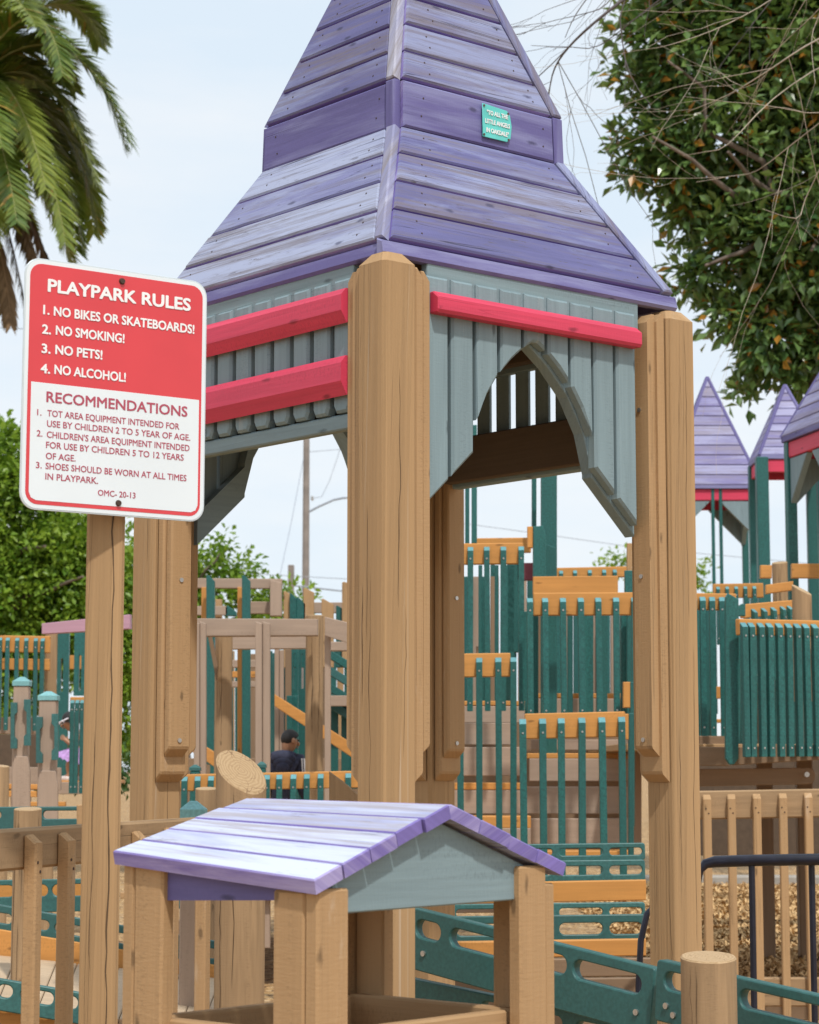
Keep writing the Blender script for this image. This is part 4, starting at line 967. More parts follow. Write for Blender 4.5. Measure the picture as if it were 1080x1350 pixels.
for x, y in ((905, 1044), (1007, 1044), (1060, 1044)):
    m = MB(); a = P(x, y, 16.5); box(m, V(a.x, a.y, a.z / 2 + .3), Z, X, Yv, a.z + .6, .12, .12, .01); part('leg', m, TAUPD, pf)
m = MB(); a = P(905, 985, 13.3); box(m, V(a.x + .9, a.y + 1.6, a.z), X, Yv, Z, 2.6, 3.1, .04, .004); part('deck', m, TANB, pf)
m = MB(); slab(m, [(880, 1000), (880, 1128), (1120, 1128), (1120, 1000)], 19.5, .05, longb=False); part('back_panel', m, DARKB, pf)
log('rounded log post with a slanted top on the platform railing', 1057, 778, 26, 13.0, 1.8, (-.5, .3), 'platform log posts')
log('farther log post behind the green tower leg on the platform', 1028, 742, 20, 16.0, 1.8, (.1, .2), 'platform log posts')
hb(1003, 1018, 745, 745, 17, 15.3, ORNG, pf, 'orange_rail'); hb(1044, 1110, 743, 743, 19, 16.2, ORNG, pf, 'orange_rail'); hb(1010, 1046, 771, 766, 12, 15.6, ORNG, pf, 'orange_rail')
m = MB(); slab(m, [(972, 800), (972, 812), (983, 812), (983, 796), (978, 796)], 14.4, .05); part('green_board', m, GREEN, pf)
# bits seen through the pickets
m = MB(); a = P(922.5, 945, 17); box(m, a, Z, X, Yv, .09, .03, .03, .003); box(m, a + Z * .15, Z, X, Yv, .04, .03, .03, .003)
solo('bottle', m, plain('red_plastic', (.6, .03, .05)), 'small red bottle glimpsed between the pickets right of the right post', 'bottle')
hb(912, 962, 905, 905, 16, 16.8, ORNG, pf, 'inner_rail'); hb(912, 962, 948, 948, 5, 16.5, ORNG, pf, 'inner_rail')

def spire(label, apex, base_l, base_r, ybase, Y, rz, bandh, legs, braces=True, kick=0, planks=11):
    c = P((base_l + base_r) / 2, ybase, Y); wd = (base_r - base_l) * mpp(Y); ht = (ybase - apex[1]) * mpp(Y)
    cr, sr = abs(math.cos(rz)), abs(math.sin(rz)); a = wd / 2 / (cr + sr)
    ctr = V(c.x, c.y + a * (cr + sr) * 0.7, 0); zb0 = c.z
    t = thing('spire_tower', label, 'tower', ctr, rz, 'far spire towers')
    for n in SIDES:
        tt = Z.cross(n); m = MB(); A = n * a + Z * zb0; B = Z * (zb0 + ht); up = (B - A).normalized(); Ls = (B - A).length
        for i in range(planks):
            f0, f1 = (i + .025) / planks, min((i + .975) / planks, .99)
            prism(m, [(-a * (1 - f0), Ls * f0), (a * (1 - f0), Ls * f0), (a * (1 - f1), Ls * f1), (-a * (1 - f1), Ls * f1)], A, tt, up, .03, .006, False)
        rf = part('roof_side', m, PURPF, t, True)
        m = MB(); tube(m, [n * a + tt * a + Z * zb0, Z * (zb0 + ht + .01)], .022, 6); part('hip_board', m, PURPC, rf, True)
        m = MB(); box(m, n * (a * .97) + Z * (zb0 - .012), tt, n, Z, 2 * a * 1.0, .04, .05, .004); part('fascia', m, PURPC, rf, True)
        bh = bandh * mpp(Y); m = MB(); box(m, n * (a * .9) + Z * (zb0 - .04 - bh / 2), tt, n, Z, 1.78 * a, .05, bh, .006); part('red_band', m, RED, t, True)
        if braces:
            zt = zb0 - .045 - bh
            for s in (-1, 1):
                m = MB(); prism(m, [(s * a * .88, zt), (s * a * .1, zt), (s * a * .88, zt - a * .8)], n * (a * .88), tt, Z, .05, .004); part('bracket', m, GREY, t, True)
    for (x, y, w_) in legs:
        m = MB(); zl = 2.0; box(m, V(x * a, y * a, (zb0 - .02 + zl) / 2), Z, X, Yv, zb0 - .02 - zl, w_, w_, .006); part('leg', m, GREEN, t, True)
    return t
spire('far small purple spire tower just right of the right post with thin paired legs', (940, 488), 880, 1001, 642, 24, .0, 15, [(-.05, -.93, .035), (.12, -.93, .035), (.93, .93, .07), (-.93, .93, .07), (-.93, -.93, .07), (.95, -.95, .07)])
spire('farthest purple spire between the small spire and the right edge spire', (1042, 502), 999, 1085, 602, 22, .0, 17, [(-.93, -.93, .12), (.93, -.93, .10), (-.9, .93, .1), (.93, .93, .1)], False, planks=9)
spire('nearest far purple spire cut by the right edge of the frame', (1148, 392), 1052, 1252, 558, 16, math.radians(12), 22, [(-.9, -.9, .075), (.9, -.9, .075), (-.9, .9, .075), (.9, .9, .075)], True, planks=9)

# ------------------------------------------------------------------ utility poles and wires
up_ = thing('utility_pole', 'tall grey utility pole with a curved lamp arm beside the front post', 'pole', P(403, 1015, 70) * 1); up_.location.z = 0
a = P(403, 800, 70); m = MB(); tube(m, [V(a.x, 70, 0), V(a.x, 70, 14.2)], [.14, .095], 12); part('shaft', m, POLE, up_)
m = MB(); tube(m, [P(405, 676, 70), P(420, 668, 70), P(440, 659, 70), P(452, 656.5, 70), P(480, 655, 70)], .035, 6); part('lamp_arm', m, WIRE, up_)
m = MB(); tube(m, [P(404, 577, 70), P(409, 571, 70), P(416, 566, 70)], .03, 6); part('bracket', m, POLE, up_)
m = MB(); b = P(412, 657, 70); box(m, b, Z, X, Yv, .14, .09, .09, .02); part('insulator', m, BOLT, up_)
p2 = P(384, 745, 60); m = MB(); box(m, V(p2.x, 60, p2.z / 2), Z, X, Yv, p2.z, .165, .165, .01)
solo('short_pole', m, POLE, 'short square topped grey pole left of the utility pole', 'pole')
def wire(label, pts, r=.010):
    m = MB(); tube(m, [P(*p) for p in pts], r, 5); solo('wire', m, WIRE, label, 'wire', 'overhead wires')
wire('thin guy wire slanting down left from the utility pole', [(400, 606, 69), (384, 690, 66), (369, 760, 62)], .012)
wire('dark cable sagging low past the short pole', [(200, 757, 61), (370, 770, 61), (450, 779, 61), (560, 788, 61)], .024)
wire('pale thin line above the low dark cable', [(200, 752, 64), (345, 757, 64), (452, 763, 64), (600, 770, 64)], .010)
wire('curved service wire dropping right of the utility pole', [(454, 567, 72), (446, 600, 72), (434, 635, 72), (424, 655, 72), (412, 657, 70)], .010)
wire('level thin line meeting the utility pole beneath the tower beam', [(405, 596, 70), (440, 593, 72), (520, 590, 75)], .009)
wire('faint long line crossing the arch opening and far spire', [(610, 690, 80), (700, 702, 80), (840, 722, 80), (1090, 745, 80)], .012)
wire('faint line crossing the sky left of the sign', [(-40, 430, 60), (20, 433, 60), (140, 440, 60)], .012)
bw = thing('board_fence', 'back wall of close green and brown upright boards behind the taupe frame', 'fence', P(350, 1100, 19.4) * 1); bw.location.z = 0
for i in range(21):
    x = 262 + i * 9.6; yt = 858 + RN.uniform(-3, 5) + (14 if i % 4 == 1 else 0)
    if i in (6, 14): continue
    vb(x, x + 8.6, yt, 1125, 19.4 + (i % 3) * .06, (GREEN, GREEN, TAUPD, GREEN, TANB)[i % 5], bw, 'board', .04)
bx = thing('board_fence', 'back wall of close green upright boards behind the stacked railings', 'fence', P(720, 1100, 17.5) * 1); bx.location.z = 0
for i in range(19):
    x = 610 + i * 12.2
    if i in (4, 9): continue
    vb(x, x + (10.2 if i % 3 else 11.4), 806 if i > 7 else 760, 1010, 17.4 + (i % 3) * .07, (GREEN, TAUPE, GREEN, TAUPD, TAUPE)[i % 5], bx, 'board', .04)
by = thing('board_fence', 'back wall of green upright boards behind the long platform railing', 'fence', P(1020, 1100, 15.6) * 1); by.location.z = 0
for x in (905, 918, 931, 957): vb(x, x + 9, 800, 985, 15.9, GREEN, by, 'board', .04)
for i in range(13):
    x = 966 + i * 11.2; vb(x, x + 10.4, 826 + RN.uniform(0, 4), 1000, 15.5 + (i % 2) * .06, TAUPD if i in (8, 3) else GREEN, by, 'board', .04)

# ------------------------------------------------------------------ foliage
def leafmesh(name, clusters, per, crad, lsize, mats, seed, aspect=.45, droop=.2, flat=.35):
    rr = random.Random(seed); vs, fs, rn = [], [], []
    for (c, out_, sc) in clusters:
        base = rr.random()
        for _ in range(per):
            d = Vector((rr.gauss(0, 1), rr.gauss(0, 1), rr.gauss(0, 1) * .8)); d = d.normalized() * (rr.random() ** .6)
            p = c + d * crad * sc
            ax = (out_ * .6 + d * .8 + Vector((rr.gauss(0, .5), rr.gauss(0, .5), rr.gauss(0, .5) - droop))).normalized()
            nn = (Vector((rr.gauss(0, .6), rr.gauss(0, .6), 1)) + out_ * .5); sd_ = ax.cross(nn)
            if sd_.length < .01: continue
            sd_.normalize(); n2 = sd_.cross(ax)
            l = lsize * rr.uniform(.65, 1.2); w_ = l * aspect
            b = len(vs); vs += [p, p + ax * l * .5 + sd_ * w_ * .5 + n2 * w_ * flat * .4, p + ax * l - n2 * l * .08, p + ax * l * .5 - sd_ * w_ * .5 + n2 * w_ * flat * .4]
            fs += [(b, b + 1, b + 2), (b, b + 2, b + 3)]; q = min(.999, max(0, base * .6 + rr.random() * .4)); rn += [q, q]
    me = bpy.data.meshes.new(name); me.from_pydata([tuple(v) for v in vs], [], fs)
    at = me.attributes.new('rnd', 'FLOAT', 'FACE'); at.data.foreach_set('value', rn)
    for m in mats: me.materials.append(m)
    return me
def clusters(blobs, Y, dens, seed, shell=.55, squash=1.):
    rr = random.Random(seed); o = []
    for (px, py, r) in blobs:
        c = P(px, py, Y); R_ = r * mpp(Y); k = max(3, int(dens * (r / 50) ** 2))
        for _ in range(k):
            d = Vector((rr.gauss(0, 1), rr.gauss(0, 1), rr.gauss(0, 1))).normalized()
            q = shell + (1 - shell) * rr.random() ** .7
            o.append((c + Vector((d.x, d.y * squash, d.z)) * R_ * q, d, rr.uniform(.7, 1.25)))
    return o
def limb(mb, a, b, r0, r1, seed, n=7, wob=.08):
    rr = random.Random(seed); L_ = (b - a).length; pts = []
    for i in range(n):
        f = i / (n - 1); pts.append(a.lerp(b, f) + Vector((rr.uniform(-1, 1), rr.uniform(-1, 1), rr.uniform(-.5, .5))) * L_ * wob * math.sin(math.pi * f))
    tube(mb, pts, [r0 + (r1 - r0) * i / (n - 1) for i in range(n)], 8)
LEAFM = leafmat('magnolia_leaf', (.034, .10, .032), (.22, .33, .09), (.40, .19, .03), .07, .27, .25, .7)
LEAFB = leafmat('bright_leaf', (.09, .22, .020), (.36, .50, .06), None, 0, .4, .45)
LEAFD = leafmat('dark_hedge_leaf', (.02, .06, .015), (.06, .14, .03), None, 0, .5, .3)
def tree(name, label, blobs, Y, dens, per, crad, ls, mat, seed, trunk_px, tr, group=None, shell=.5, asp=.45, limbs=(), squash=1.):
    b = P(trunk_px[0], trunk_px[1], Y); t = thing(name, label, 'tree', (b.x, Y, 0), 0, group)
    me = leafmesh('crown', clusters(blobs, Y, dens, seed, shell, squash), per, crad, ls, [mat], seed + 1, asp)
    me.transform(Matrix.Translation(-Vector(t.location))); part('crown', me, None, t, True)
    m = MB(); limb(m, V(b.x, Y, 0), b, tr, tr * .6, seed, 8, .03)
    for k, (px, py, dy) in enumerate(limbs): limb(m, b - Z * tr * (k % 3) * 2, P(px, py, Y + dy), tr * .30, tr * .08, seed + k + 5, 7)
    part('trunk', m, BARK, t)
    return t
MB_ = [(915, 70, 88), (858, 55, 40), (862, 128, 42), (878, 200, 52), (848, 185, 30), (960, 190, 100), (1060, 110, 125), (935, 275, 58), (893, 255, 36), (1005, 335, 90), (1075, 330, 105), (925, 362, 34), (965, 412, 42), (1015, 438, 58), (1065, 455, 66), (992, 492, 18), (1045, 490, 26), (1150, 240, 170), (1150, 50, 170), (1000, 20, 95), (905, -20, 75), (1140, 430, 95), (978, 518, 8), (822, 25, 14), (815, 185, 12), (832, 232, 14), (1050, -100, 150), (890, 385, 14), (818, 105, 10)]
tree('magnolia_tree', 'large dense dark green magnolia tree with rusty leaves at upper right', MB_, 28, 28, 18, .25, .215, LEAFM, 21, (1085, 250), .22, None, .35, .48,
     [(1070, 330, -1), (960, 200, -1.2), (880, 80, -.8), (1000, 60, .5), (930, 350, -.6), (860, 180, -1), (1150, 60, 0)])
tree('broadleaf_tree', 'sunlit bright green broadleaf tree behind the sign on the left', [(15, 700, 105), (70, 770, 85), (-50, 650, 110), (10, 610, 42), (100, 745, 62), (150, 765, 62), (60, 835, 70), (-40, 800, 120), (120, 830, 70), (-10, 900, 80), (165, 870, 55), (160, 950, 50)], 30, 75, 20, .24, .115, LEAFB, 31, (-20, 740), .2, 'green trees beyond the playground', .4, .6, [(60, 720, -1), (-40, 640, 0), (110, 760, -1)])
tree('broadleaf_tree', 'low bright green tree between the left tower post and the utility pole', [(200, 765, 60), (255, 755, 42), (300, 745, 26), (320, 752, 20), (275, 790, 50), (215, 820, 60), (335, 780, 22), (290, 720, 12), (350, 805, 40), (390, 800, 26)], 34, 60, 18, .24, .12, LEAFB, 37, (250, 800), .14, 'green trees beyond the playground', .4, .6, [(290, 730, -.5), (320, 750, .5)])
tree('broadleaf_tree', 'small tree top peeping out left of the right tower post', [(800, 745, 17), (822, 738, 15), (845, 750, 16), (870, 745, 20)], 55, 60, 16, .3, .16, LEAFB, 41, (830, 780), .14, 'green trees beyond the playground', .3, .6)
tree('broadleaf_tree', 'small tree top peeping out right of the right tower post', [(915, 748, 17), (905, 772, 20), (922, 765, 13), (890, 760, 24)], 55, 60, 16, .3, .16, LEAFB, 43, (900, 800), .14, 'green trees beyond the playground', .3, .6)
hc = [(-60 + i * 22 + RN.uniform(-6, 6), 1008 + RN.uniform(-4, 6), 22) for i in range(11)]
me = leafmesh('hedge', clusters(hc, 24, 90, 51, .3), 16, .2, .09, [LEAFD], 52, .5)
solo('hedge', me, None, 'dark green hedge glimpsed under the raised deck at far left', 'hedge')
# date palm, upper left
PF1 = leafmat('palm_green', (.055, .125, .018), (.30, .34, .05), (.36, .24, .05), .03, .4, .25)
PF2 = leafmat('palm_dead', (.10, .06, .03), (.26, .16, .08), None, 0, .7, .2, .2)
PRC = plain('palm_rachis', (.30, .30, .10), .5)
YP = 42; pc = P(-55, 130, YP)
palm = thing('date_palm', 'big date palm with arching feathery fronds at the top left', 'palm tree', (pc.x, YP, 0))
m = MB(); tube(m, [V(pc.x, YP, 0), V(pc.x + .1, YP, pc.z * .5), V(pc.x, YP, pc.z - .6), V(pc.x, YP, pc.z + .1)], [.42, .36, .40, .3], 14); part('trunk', m, BARK, palm)
def frond(p0, p1, p2, dead, seed, width=.5):
    rr = random.Random(seed); N = 84; pts = []
    for i in range(N + 1):
        f = i / N; pts.append(p0 * (1 - f) ** 2 + p1 * (2 * f * (1 - f)) + p2 * f * f)
    mb = MB(); tube(mb, pts[::4], [.035 * (1 - .85 * i / 21) for i in range(22)], 5)
    vs, fs, rn = [], [], []; base = rr.random() * .5
    for i in range(6, N + 1):
        f = i / N; tan = (pts[min(i + 1, N)] - pts[i - 1]).normalized()
        side = tan.cross(Z); side = side.normalized() if side.length > .05 else X.copy()
        nrm = side.cross(tan)
        ln = width * (math.sin(min(1, f * 1.25 + .12) * math.pi * .62) ** .7) * (1 if f < .75 else 1 - (f - .75) * 2.2) 
        for s in (-1, 1):
            for kk in range(2):
                st_ = pts[i] + tan * rr.uniform(-.02, .05)
                d = (side * s * .75 + tan * rr.uniform(.55, .8) + nrm * (rr.uniform(.0, .4) if not dead else rr.uniform(-.5, .2)) - Z * (.14 if not dead else .75)).normalized()
                l = ln * rr.uniform(.8, 1.1); wv = d.cross(nrm).normalized() * .030
                mid = st_ + d * l * .5; tip = st_ + d * l - Z * l * (.10 if not dead else .25)
                b = len(vs); vs += [st_ - wv * .6, st_ + wv * .6, mid + wv, mid - wv, tip]
                fs += [(b, b + 1, b + 2, b + 3), (b + 3, b + 2, b + 4)]; q = min(.99, base + rr.random() * .45); rn += [q, q]
    me = bpy.data.meshes.new('leaflets'); me.from_pydata([tuple(v - Vector(palm.location)) for v in vs], [], fs)
    at = me.attributes.new('rnd', 'FLOAT', 'FACE'); at.data.foreach_set('value', rn); me.materials.append(PF2 if dead else PF1)
    fo = part('frond', mb, PF2 if dead else PRC, palm); part('leaflets', me, None, fo, True)
FR = [((85, 0), (172, 186), 0, -.5), ((75, -30), (136, 52), 0, .6), ((55, -30), (82, 96), 0, -1.2), ((62, 60), (126, 238), 0, -.3), ((95, 130), (130, 300), 0, .6), ((18, 95), (60, 246), 0, -1.5), ((55, 165), (86, 318), 0, -1.0), ((75, 150), (108, 322), 0, .2),
      ((-5, 150), (22, 290), 0, -1.8), ((-30, 90), (2, 190), 0, -2.2), ((40, 20), (98, 118), 0, 1.2), ((30, 180), (95, 343), 0, 1.0), ((10, 330), (14, 425), 1, -1), ((25, 260), (46, 345), 1, -.6), ((-20, 300), (2, 372), 1, -.4), ((0, 240), (34, 402), 1, .2), ((20, 230), (62, 340), 1, .8),
      ((-40, -80), (20, -60), 0, -2), ((-60, -150), (60, -120), 0, 1), ((-110, -60), (-190, 80), 0, 0), ((-150, 40), (-240, 210), 0, .5), ((-120, 120), (-180, 320), 0, -.5), ((-90, -120), (-200, -70), 0, 1), ((-80, 200), (-100, 400), 1, 0), ((35, -70), (110, -40), 0, 2), ((-30, 0), (40, 160), 0, 2.2), ((50, 90), (118, 275), 0, 1.6), ((20, -10), (70, 200), 0, 1.6), ((-10, 210), (-20, 335), 0, -1.2), ((-30, 200), (40, 300), 0, 1.8), ((-20, -40), (45, 30), 0, -2.4)]
FR += [((a[0] + 9, a[1] - 10), (b[0] - 7, b[1] + 6), d, e + 1.0) for (a, b, d, e) in FR[:9]]
for i, (mid, tip, dead, dy) in enumerate(FR):
    frond(pc + V(RN.uniform(-.15, .15), dy * .15, RN.uniform(-.2, .3)), P(mid[0], mid[1] - (38 if not dead else 0), YP + dy * .7), P(tip[0], tip[1], YP + dy * 1.3), dead, 100 + i, .74 if not dead else .5)

# bare tree reaching in from the right
YB = 15; tb = P(1330, 600, YB)
bt = thing('bare_tree', 'leafless tree with thin pale twigs reaching in across the top right', 'tree', (tb.x, YB, 0))
m = MB(); top_ = P(1290, -120, YB)
tube(m, [V(tb.x, YB, 0), V(tb.x - .05, YB, 2.5), P(1320, 300, YB), top_], [.17, .14, .12, .09], 12); part('trunk', m, BARK, bt)
def twig(mb, pts, r0, r1, rr, lvl, spread=.5, gravity=.05):
    tube(mb, pts, [r0 + (r1 - r0) * i / (len(pts) - 1) for i in range(len(pts))], 6 if r0 > .008 else 4, cap=False)
    if lvl == 0: return
    tot = sum((pts[i + 1] - pts[i]).length for i in range(len(pts) - 1))
    for i in range(1, len(pts)):
        for _ in range(1):
            if rr.random() < (.62 if lvl > 1 else .5): continue
            p = pts[i - 1].lerp(pts[i], rr.random()); d = (pts[i] - pts[i - 1]).normalized()
            d = (d + Vector((rr.gauss(0, spread), rr.gauss(0, spread), rr.gauss(-gravity, spread)))).normalized()
            l = tot * rr.uniform(.22, .5); q = [p]; n = 6
            for k in range(n):
                d = (d + Vector((rr.gauss(0, .13), rr.gauss(0, .13), rr.gauss(-gravity * .4, .13)))).normalized(); q.append(q[-1] + d * l / n)
            f = 1 - i / len(pts); twig(mb, q, (r1 + (r0 - r1) * f) * .6, r1 * .75, rr, lvl - 1, spread, gravity)
BR = [([(1290, -110), (1180, -100), (1050, -110), (930, -70), (860, -30), (812, 7), (770, 42), (742, 72), (728, 100), (722, 141)], .020, .003, TWIGD, 14.6, 2),
      ([(1050, -110), (930, -90), (840, -60), (790, -20), (760, 18), (745, 50)], .010, .0022, TWIGD, 15.0, 2),
      ([(1290, -60), (1200, -20), (1120, 30), (1060, 62), (1010, 95), (960, 125), (905, 148)], .009, .0016, TWIG, 13.8, 2),
      ([(1310, 120), (1220, 110), (1130, 130), (1060, 178), (1000, 224), (965, 232), (918, 240)], .0075, .0015, TWIG, 13.6, 2),
      ([(1300, 60), (1200, 80), (1120, 150), (1085, 215), (1062, 262), (1050, 288), (1005, 275)], .0075, .0015, TWIG, 13.4, 2),
      ([(1290, -110), (1180, -60), (1100, -10), (1076, 30), (1070, 60), (1075, 110)], .0075, .0015, TWIG, 13.9, 2),
      ([(1290, -80), (1180, -80), (1080, -40), (1000, 10), (940, 40), (880, 60), (850, 65)], .0075, .0015, TWIG, 14.0, 2),
      ([(1310, 80), (1200, 60), (1100, 80), (1020, 130), (960, 190), (930, 200), (900, 205)], .0075, .0015, TWIG, 14.2, 2),
      ([(1180, -100), (960, -90), (850, -50), (800, 5), (770, 18), (720, 30), (690, 45)], .008, .002, TWIGD, 15.2, 2),
      ([(1180, -100), (1000, -60), (900, -20), (850, 15), (790, 60), (752, 62), (700, 60)], .008, .002, TWIGD, 14.4, 2),]
for i, (pp_, r0, r1, mt, Y, lv) in enumerate(BR):
    m = MB(); rr = random.Random(300 + i); raw = [P(a, b, Y + math.sin(k * .9 + i) * .25) for k, (a, b) in enumerate(pp_)]
    if i not in (1, 10, 11) and pp_[0][0] > 1250: raw[0] = P(pp_[0][0] + 10, pp_[0][1], YB)
    pts = []
    for k in range(len(raw) - 1):
        p0, p1, p2, p3 = raw[max(k - 1, 0)], raw[k], raw[k + 1], raw[min(k + 2, len(raw) - 1)]
        for q in range(3):
            f = q / 3; pts.append(.5 * ((2 * p1) + (p2 - p0) * f + (2 * p0 - 5 * p1 + 4 * p2 - p3) * f * f + (3 * p1 - p0 - 3 * p2 + p3) * f ** 3))
    pts.append(raw[-1]); twig(m, pts, r0, r1, rr, lv, .45, .02); part('branch', m, mt, bt)

# ------------------------------------------------------------------ the two children
SKB = plain('brown_skin', (.36, .18, .10), .5, 0, .05); HAIR = plain('black_hair', (.012, .010, .010), .6, 0, .3, 60)
HOOD = plain('navy_hoodie', (.030, .034, .065), .9, 0, .25, 30); WSTR = plain('white_stripe', (.75, .75, .77), .8)
CAMO = plain('grey_patterned_trousers', (.28, .29, .33), .9, 0, .8, 45); SHOE = plain('pale_shoes', (.62, .55, .52), .7); LAV = plain('lavender_tulle', (.45, .27, .55), .9, 0, .3, 40); WHB = plain('white_band', (.75, .72, .78), .6); EYE = plain('dark_eye', (.02, .015, .012), .3); TOP = plain('dark_top', (.03, .10, .10), .9)
LIP = plain('lips', (.26, .09, .07), .5)
def skin(name, chains, mat, lv=2):                   # chains of (point, radius); equal points are shared joints
    vs, rad, es, key = [], [], [], {}
    for ch in chains:
        last = None
        for p, r in ch:
            k = (round(p[0], 4), round(p[1], 4), round(p[2], 4))
            if k not in key: key[k] = len(vs); vs.append(p); rad.append(r)
            if last is not None and last != key[k]: es.append((last, key[k]))
            last = key[k]
    me = bpy.data.meshes.new(name); me.from_pydata([tuple(v) for v in vs], es, [])
    def mods(o):
        o.modifiers.new('skin', 'SKIN'); o.modifiers.new('sub', 'SUBSURF').levels = lv; o.modifiers['sub'].render_levels = lv
        sv_ = o.data.skin_vertices[0].data if o.data.skin_vertices else None
        if sv_ is None: return
        for i, r in enumerate(rad):
            rr = r if isinstance(r, tuple) else (r, r); sv_[i].radius = rr
        sv_[0].use_root = True
    bm = bmesh.new(); bm.from_mesh(me); bm.verts.layers.skin.verify(); bm.to_mesh(me); bm.free()
    me2 = evalmesh(me, name, mat, mods)
    me2.polygons.foreach_set('use_smooth', [True] * len(me2.polygons)); return me2
def ell(mb, c, r, rot=None, n=14, m_=10, zmin=-1.):
    vs, fs = [], []; R_ = rot or Matrix.Identity(3)
    for i in range(m_ + 1):
        ph = -math.pi / 2 + math.pi * i / m_
        if math.sin(ph) < zmin: ph = math.asin(zmin)
        for j in range(n):
            g = 2 * math.pi * j / n; vs.append(Vector(c) + R_ @ Vector((r[0] * math.cos(ph) * math.cos(g), r[1] * math.cos(ph) * math.sin(g), r[2] * math.sin(ph))))
    for i in range(m_):
        for j in range(n): fs.append([i * n + j, i * n + (j + 1) % n, (i + 1) * n + (j + 1) % n, (i + 1) * n + j])
    mb.add(vs, fs, [[(0, 0)] * 4] * len(fs), .5, 0, True)
def hand(wr, d, up, s):                              # wrist, direction, thumb side, scale -> finger chains rooted in the palm
    d = d.normalized(); sd_ = d.cross(up).normalized(); up = sd_.cross(d)
    palm = wr + d * .045 * s; o = [[(wr, .017 * s), (palm, (.026 * s, .016 * s))]]
    for k, ln in enumerate((.042, .05, .046, .036)):
        off = up * (.024 - .016 * k) * s; a = palm + d * .02 * s + off; b = a + d * ln * .55 * s + sd_ * .006 * s; c = b + d * ln * .45 * s + sd_ * .018 * s
        o.append([(palm, (.026 * s, .016 * s)), (a, .0075 * s), (b, .0070 * s), (c, .0055 * s)])
    a = wr + d * .02 * s + up * .03 * s; o.append([(palm, (.026 * s, .016 * s)), (a, .009 * s), (a + d * .03 * s + up * .014 * s, .007 * s)])
    return o
# boy: seen from behind, head turned to the right
bp = P(371, 1072, 15.4); zf = zd
boy = None
def W(o, x, y, z): return o + V(x, y, z)
pel = V(0, 0, (bp.z - zf) * 17 / 15.4)
hd = V(.045, .02, 0)
neck, h0, h1 = W(pel, .035, 0, .455), W(pel, .06, .0, .525), W(pel, .065, .012, .592)
ch_ = [[(pel, (.10, .08)), (W(pel, .01, 0, .16), (.095, .075)), (W(pel, .02, 0, .38), (.11, .075)), (neck, .040), (h0, (.064, .070)), (h1, (.064, .070))]]
shR, elR, wrR = W(pel, .140, .0, .405), W(pel, .165, -.03, .17), W(pel, .225, .05, .07)
shL, elL, wrL = W(pel, -.100, .0, .405), W(pel, -.125, .03, .18), W(pel, -.08, .15, .10)
for s_, e_, w_ in ((shR, elR, wrR), (shL, elL, wrL)):
    ch_.append([(W(pel, .02, 0, .38), (.11, .075)), (s_, .045), (e_, .034), (w_, .022)]); ch_ += hand(w_, (w_ - e_), V(0, .3, 1), .8)
for sx in (-1, 1):
    ch_.append([(pel, (.10, .08)), (W(pel, sx * .06, 0, -.06), .068), (V(sx * .075, -.01, pel.z * .5), .046), (V(sx * .08, .01, .06), .03), (V(sx * .085, .10, .03), .026)])
me = skin('body', ch_, SKB)
boy = bpy.data.objects.new('person', me); COL.objects.link(boy); boy.location = (bp.x, bp.y, zf); boy.scale = (15.4 / 17,) * 3
boy['label'] = 'boy in a navy hoodie with white sleeve stripes behind the orange railing'; boy['category'] = 'person'
cl = [[(W(pel, .0, 0, -.04), (.115, .095)), (W(pel, .01, 0, .16), (.115, .092)), (W(pel, .02, 0, .38), (.128, .09)), (W(pel, .03, 0, .445), (.07, .065))]]
for s_, e_, w_ in ((shR, elR, wrR), (shL, elL, wrL)): cl.append([(W(pel, .02, 0, .38), (.128, .09)), (s_, .058), (e_, .048), (w_ + (e_ - w_) * .12, .036)])
part('hoodie', skin('hoodie', cl, HOOD), None, boy, True)
m = MB(); hc_ = W(pel, .015, -.080, .415)
for i in range(3): ell(m, hc_ + V(0, -.012 * i, -.035 * i), (.10 - .022 * i, .045, .055), Matrix.Rotation(.25, 3, 'X'))
ell(m, hc_ + V(0, .03, .03), (.105, .06, .035)); part('hood', m, HOOD, boy, True)
for k in range(3):
    m = MB(); q = []
    for f in [i / 10 for i in range(11)]:
        c = shR.lerp(elR, f / .55) if f < .55 else elR.lerp(wrR, (f - .55) / .45); rr = .067 - .020 * f
        a = math.radians(-75 + 17 * k); q.append(c + V(math.cos(a) * rr, math.sin(a) * rr, .012 if f < .1 else 0))
    tube(m, q, .0055, 6); part('sleeve_stripe', m, WSTR, boy, True)
tr_ = [[(W(pel, 0, 0, .02), (.108, .09)), (W(pel, 0, 0, -.03), (.11, .09))]]
for sx in (-1, 1): tr_.append([(W(pel, 0, 0, -.03), (.11, .09)), (W(pel, sx * .06, 0, -.08), .078), (V(sx * .075, -.01, pel.z * .5), .058), (V(sx * .08, .005, .09), .045)])
part('trousers', skin('trousers', tr_, CAMO), None, boy, True)
for sx in (-1, 1): m = MB(); ell(m, V(sx * .085, .05, .035), (.04, .10, .038)); part('shoe', m, SHOE, boy, True)
fd = V(.83, .50, -.12).normalized(); fs_ = fd.cross(Z).normalized(); hc2 = h0.lerp(h1, .35)
m = MB(); rx = Matrix((fs_, -(fd - Z * fd.z).normalized(), Z)).transposed() @ Matrix.Rotation(-.62, 3, 'X'); ell(m, h0.lerp(h1, .62), (.068, .074, .074), rx, 18, 12, -.12); part('hair', m, HAIR, boy, True)
m = MB(); ell(m, hc2 + fd * .072 - Z * .012, (.014, .014, .018)); part('nose', m, SKB, boy, True)
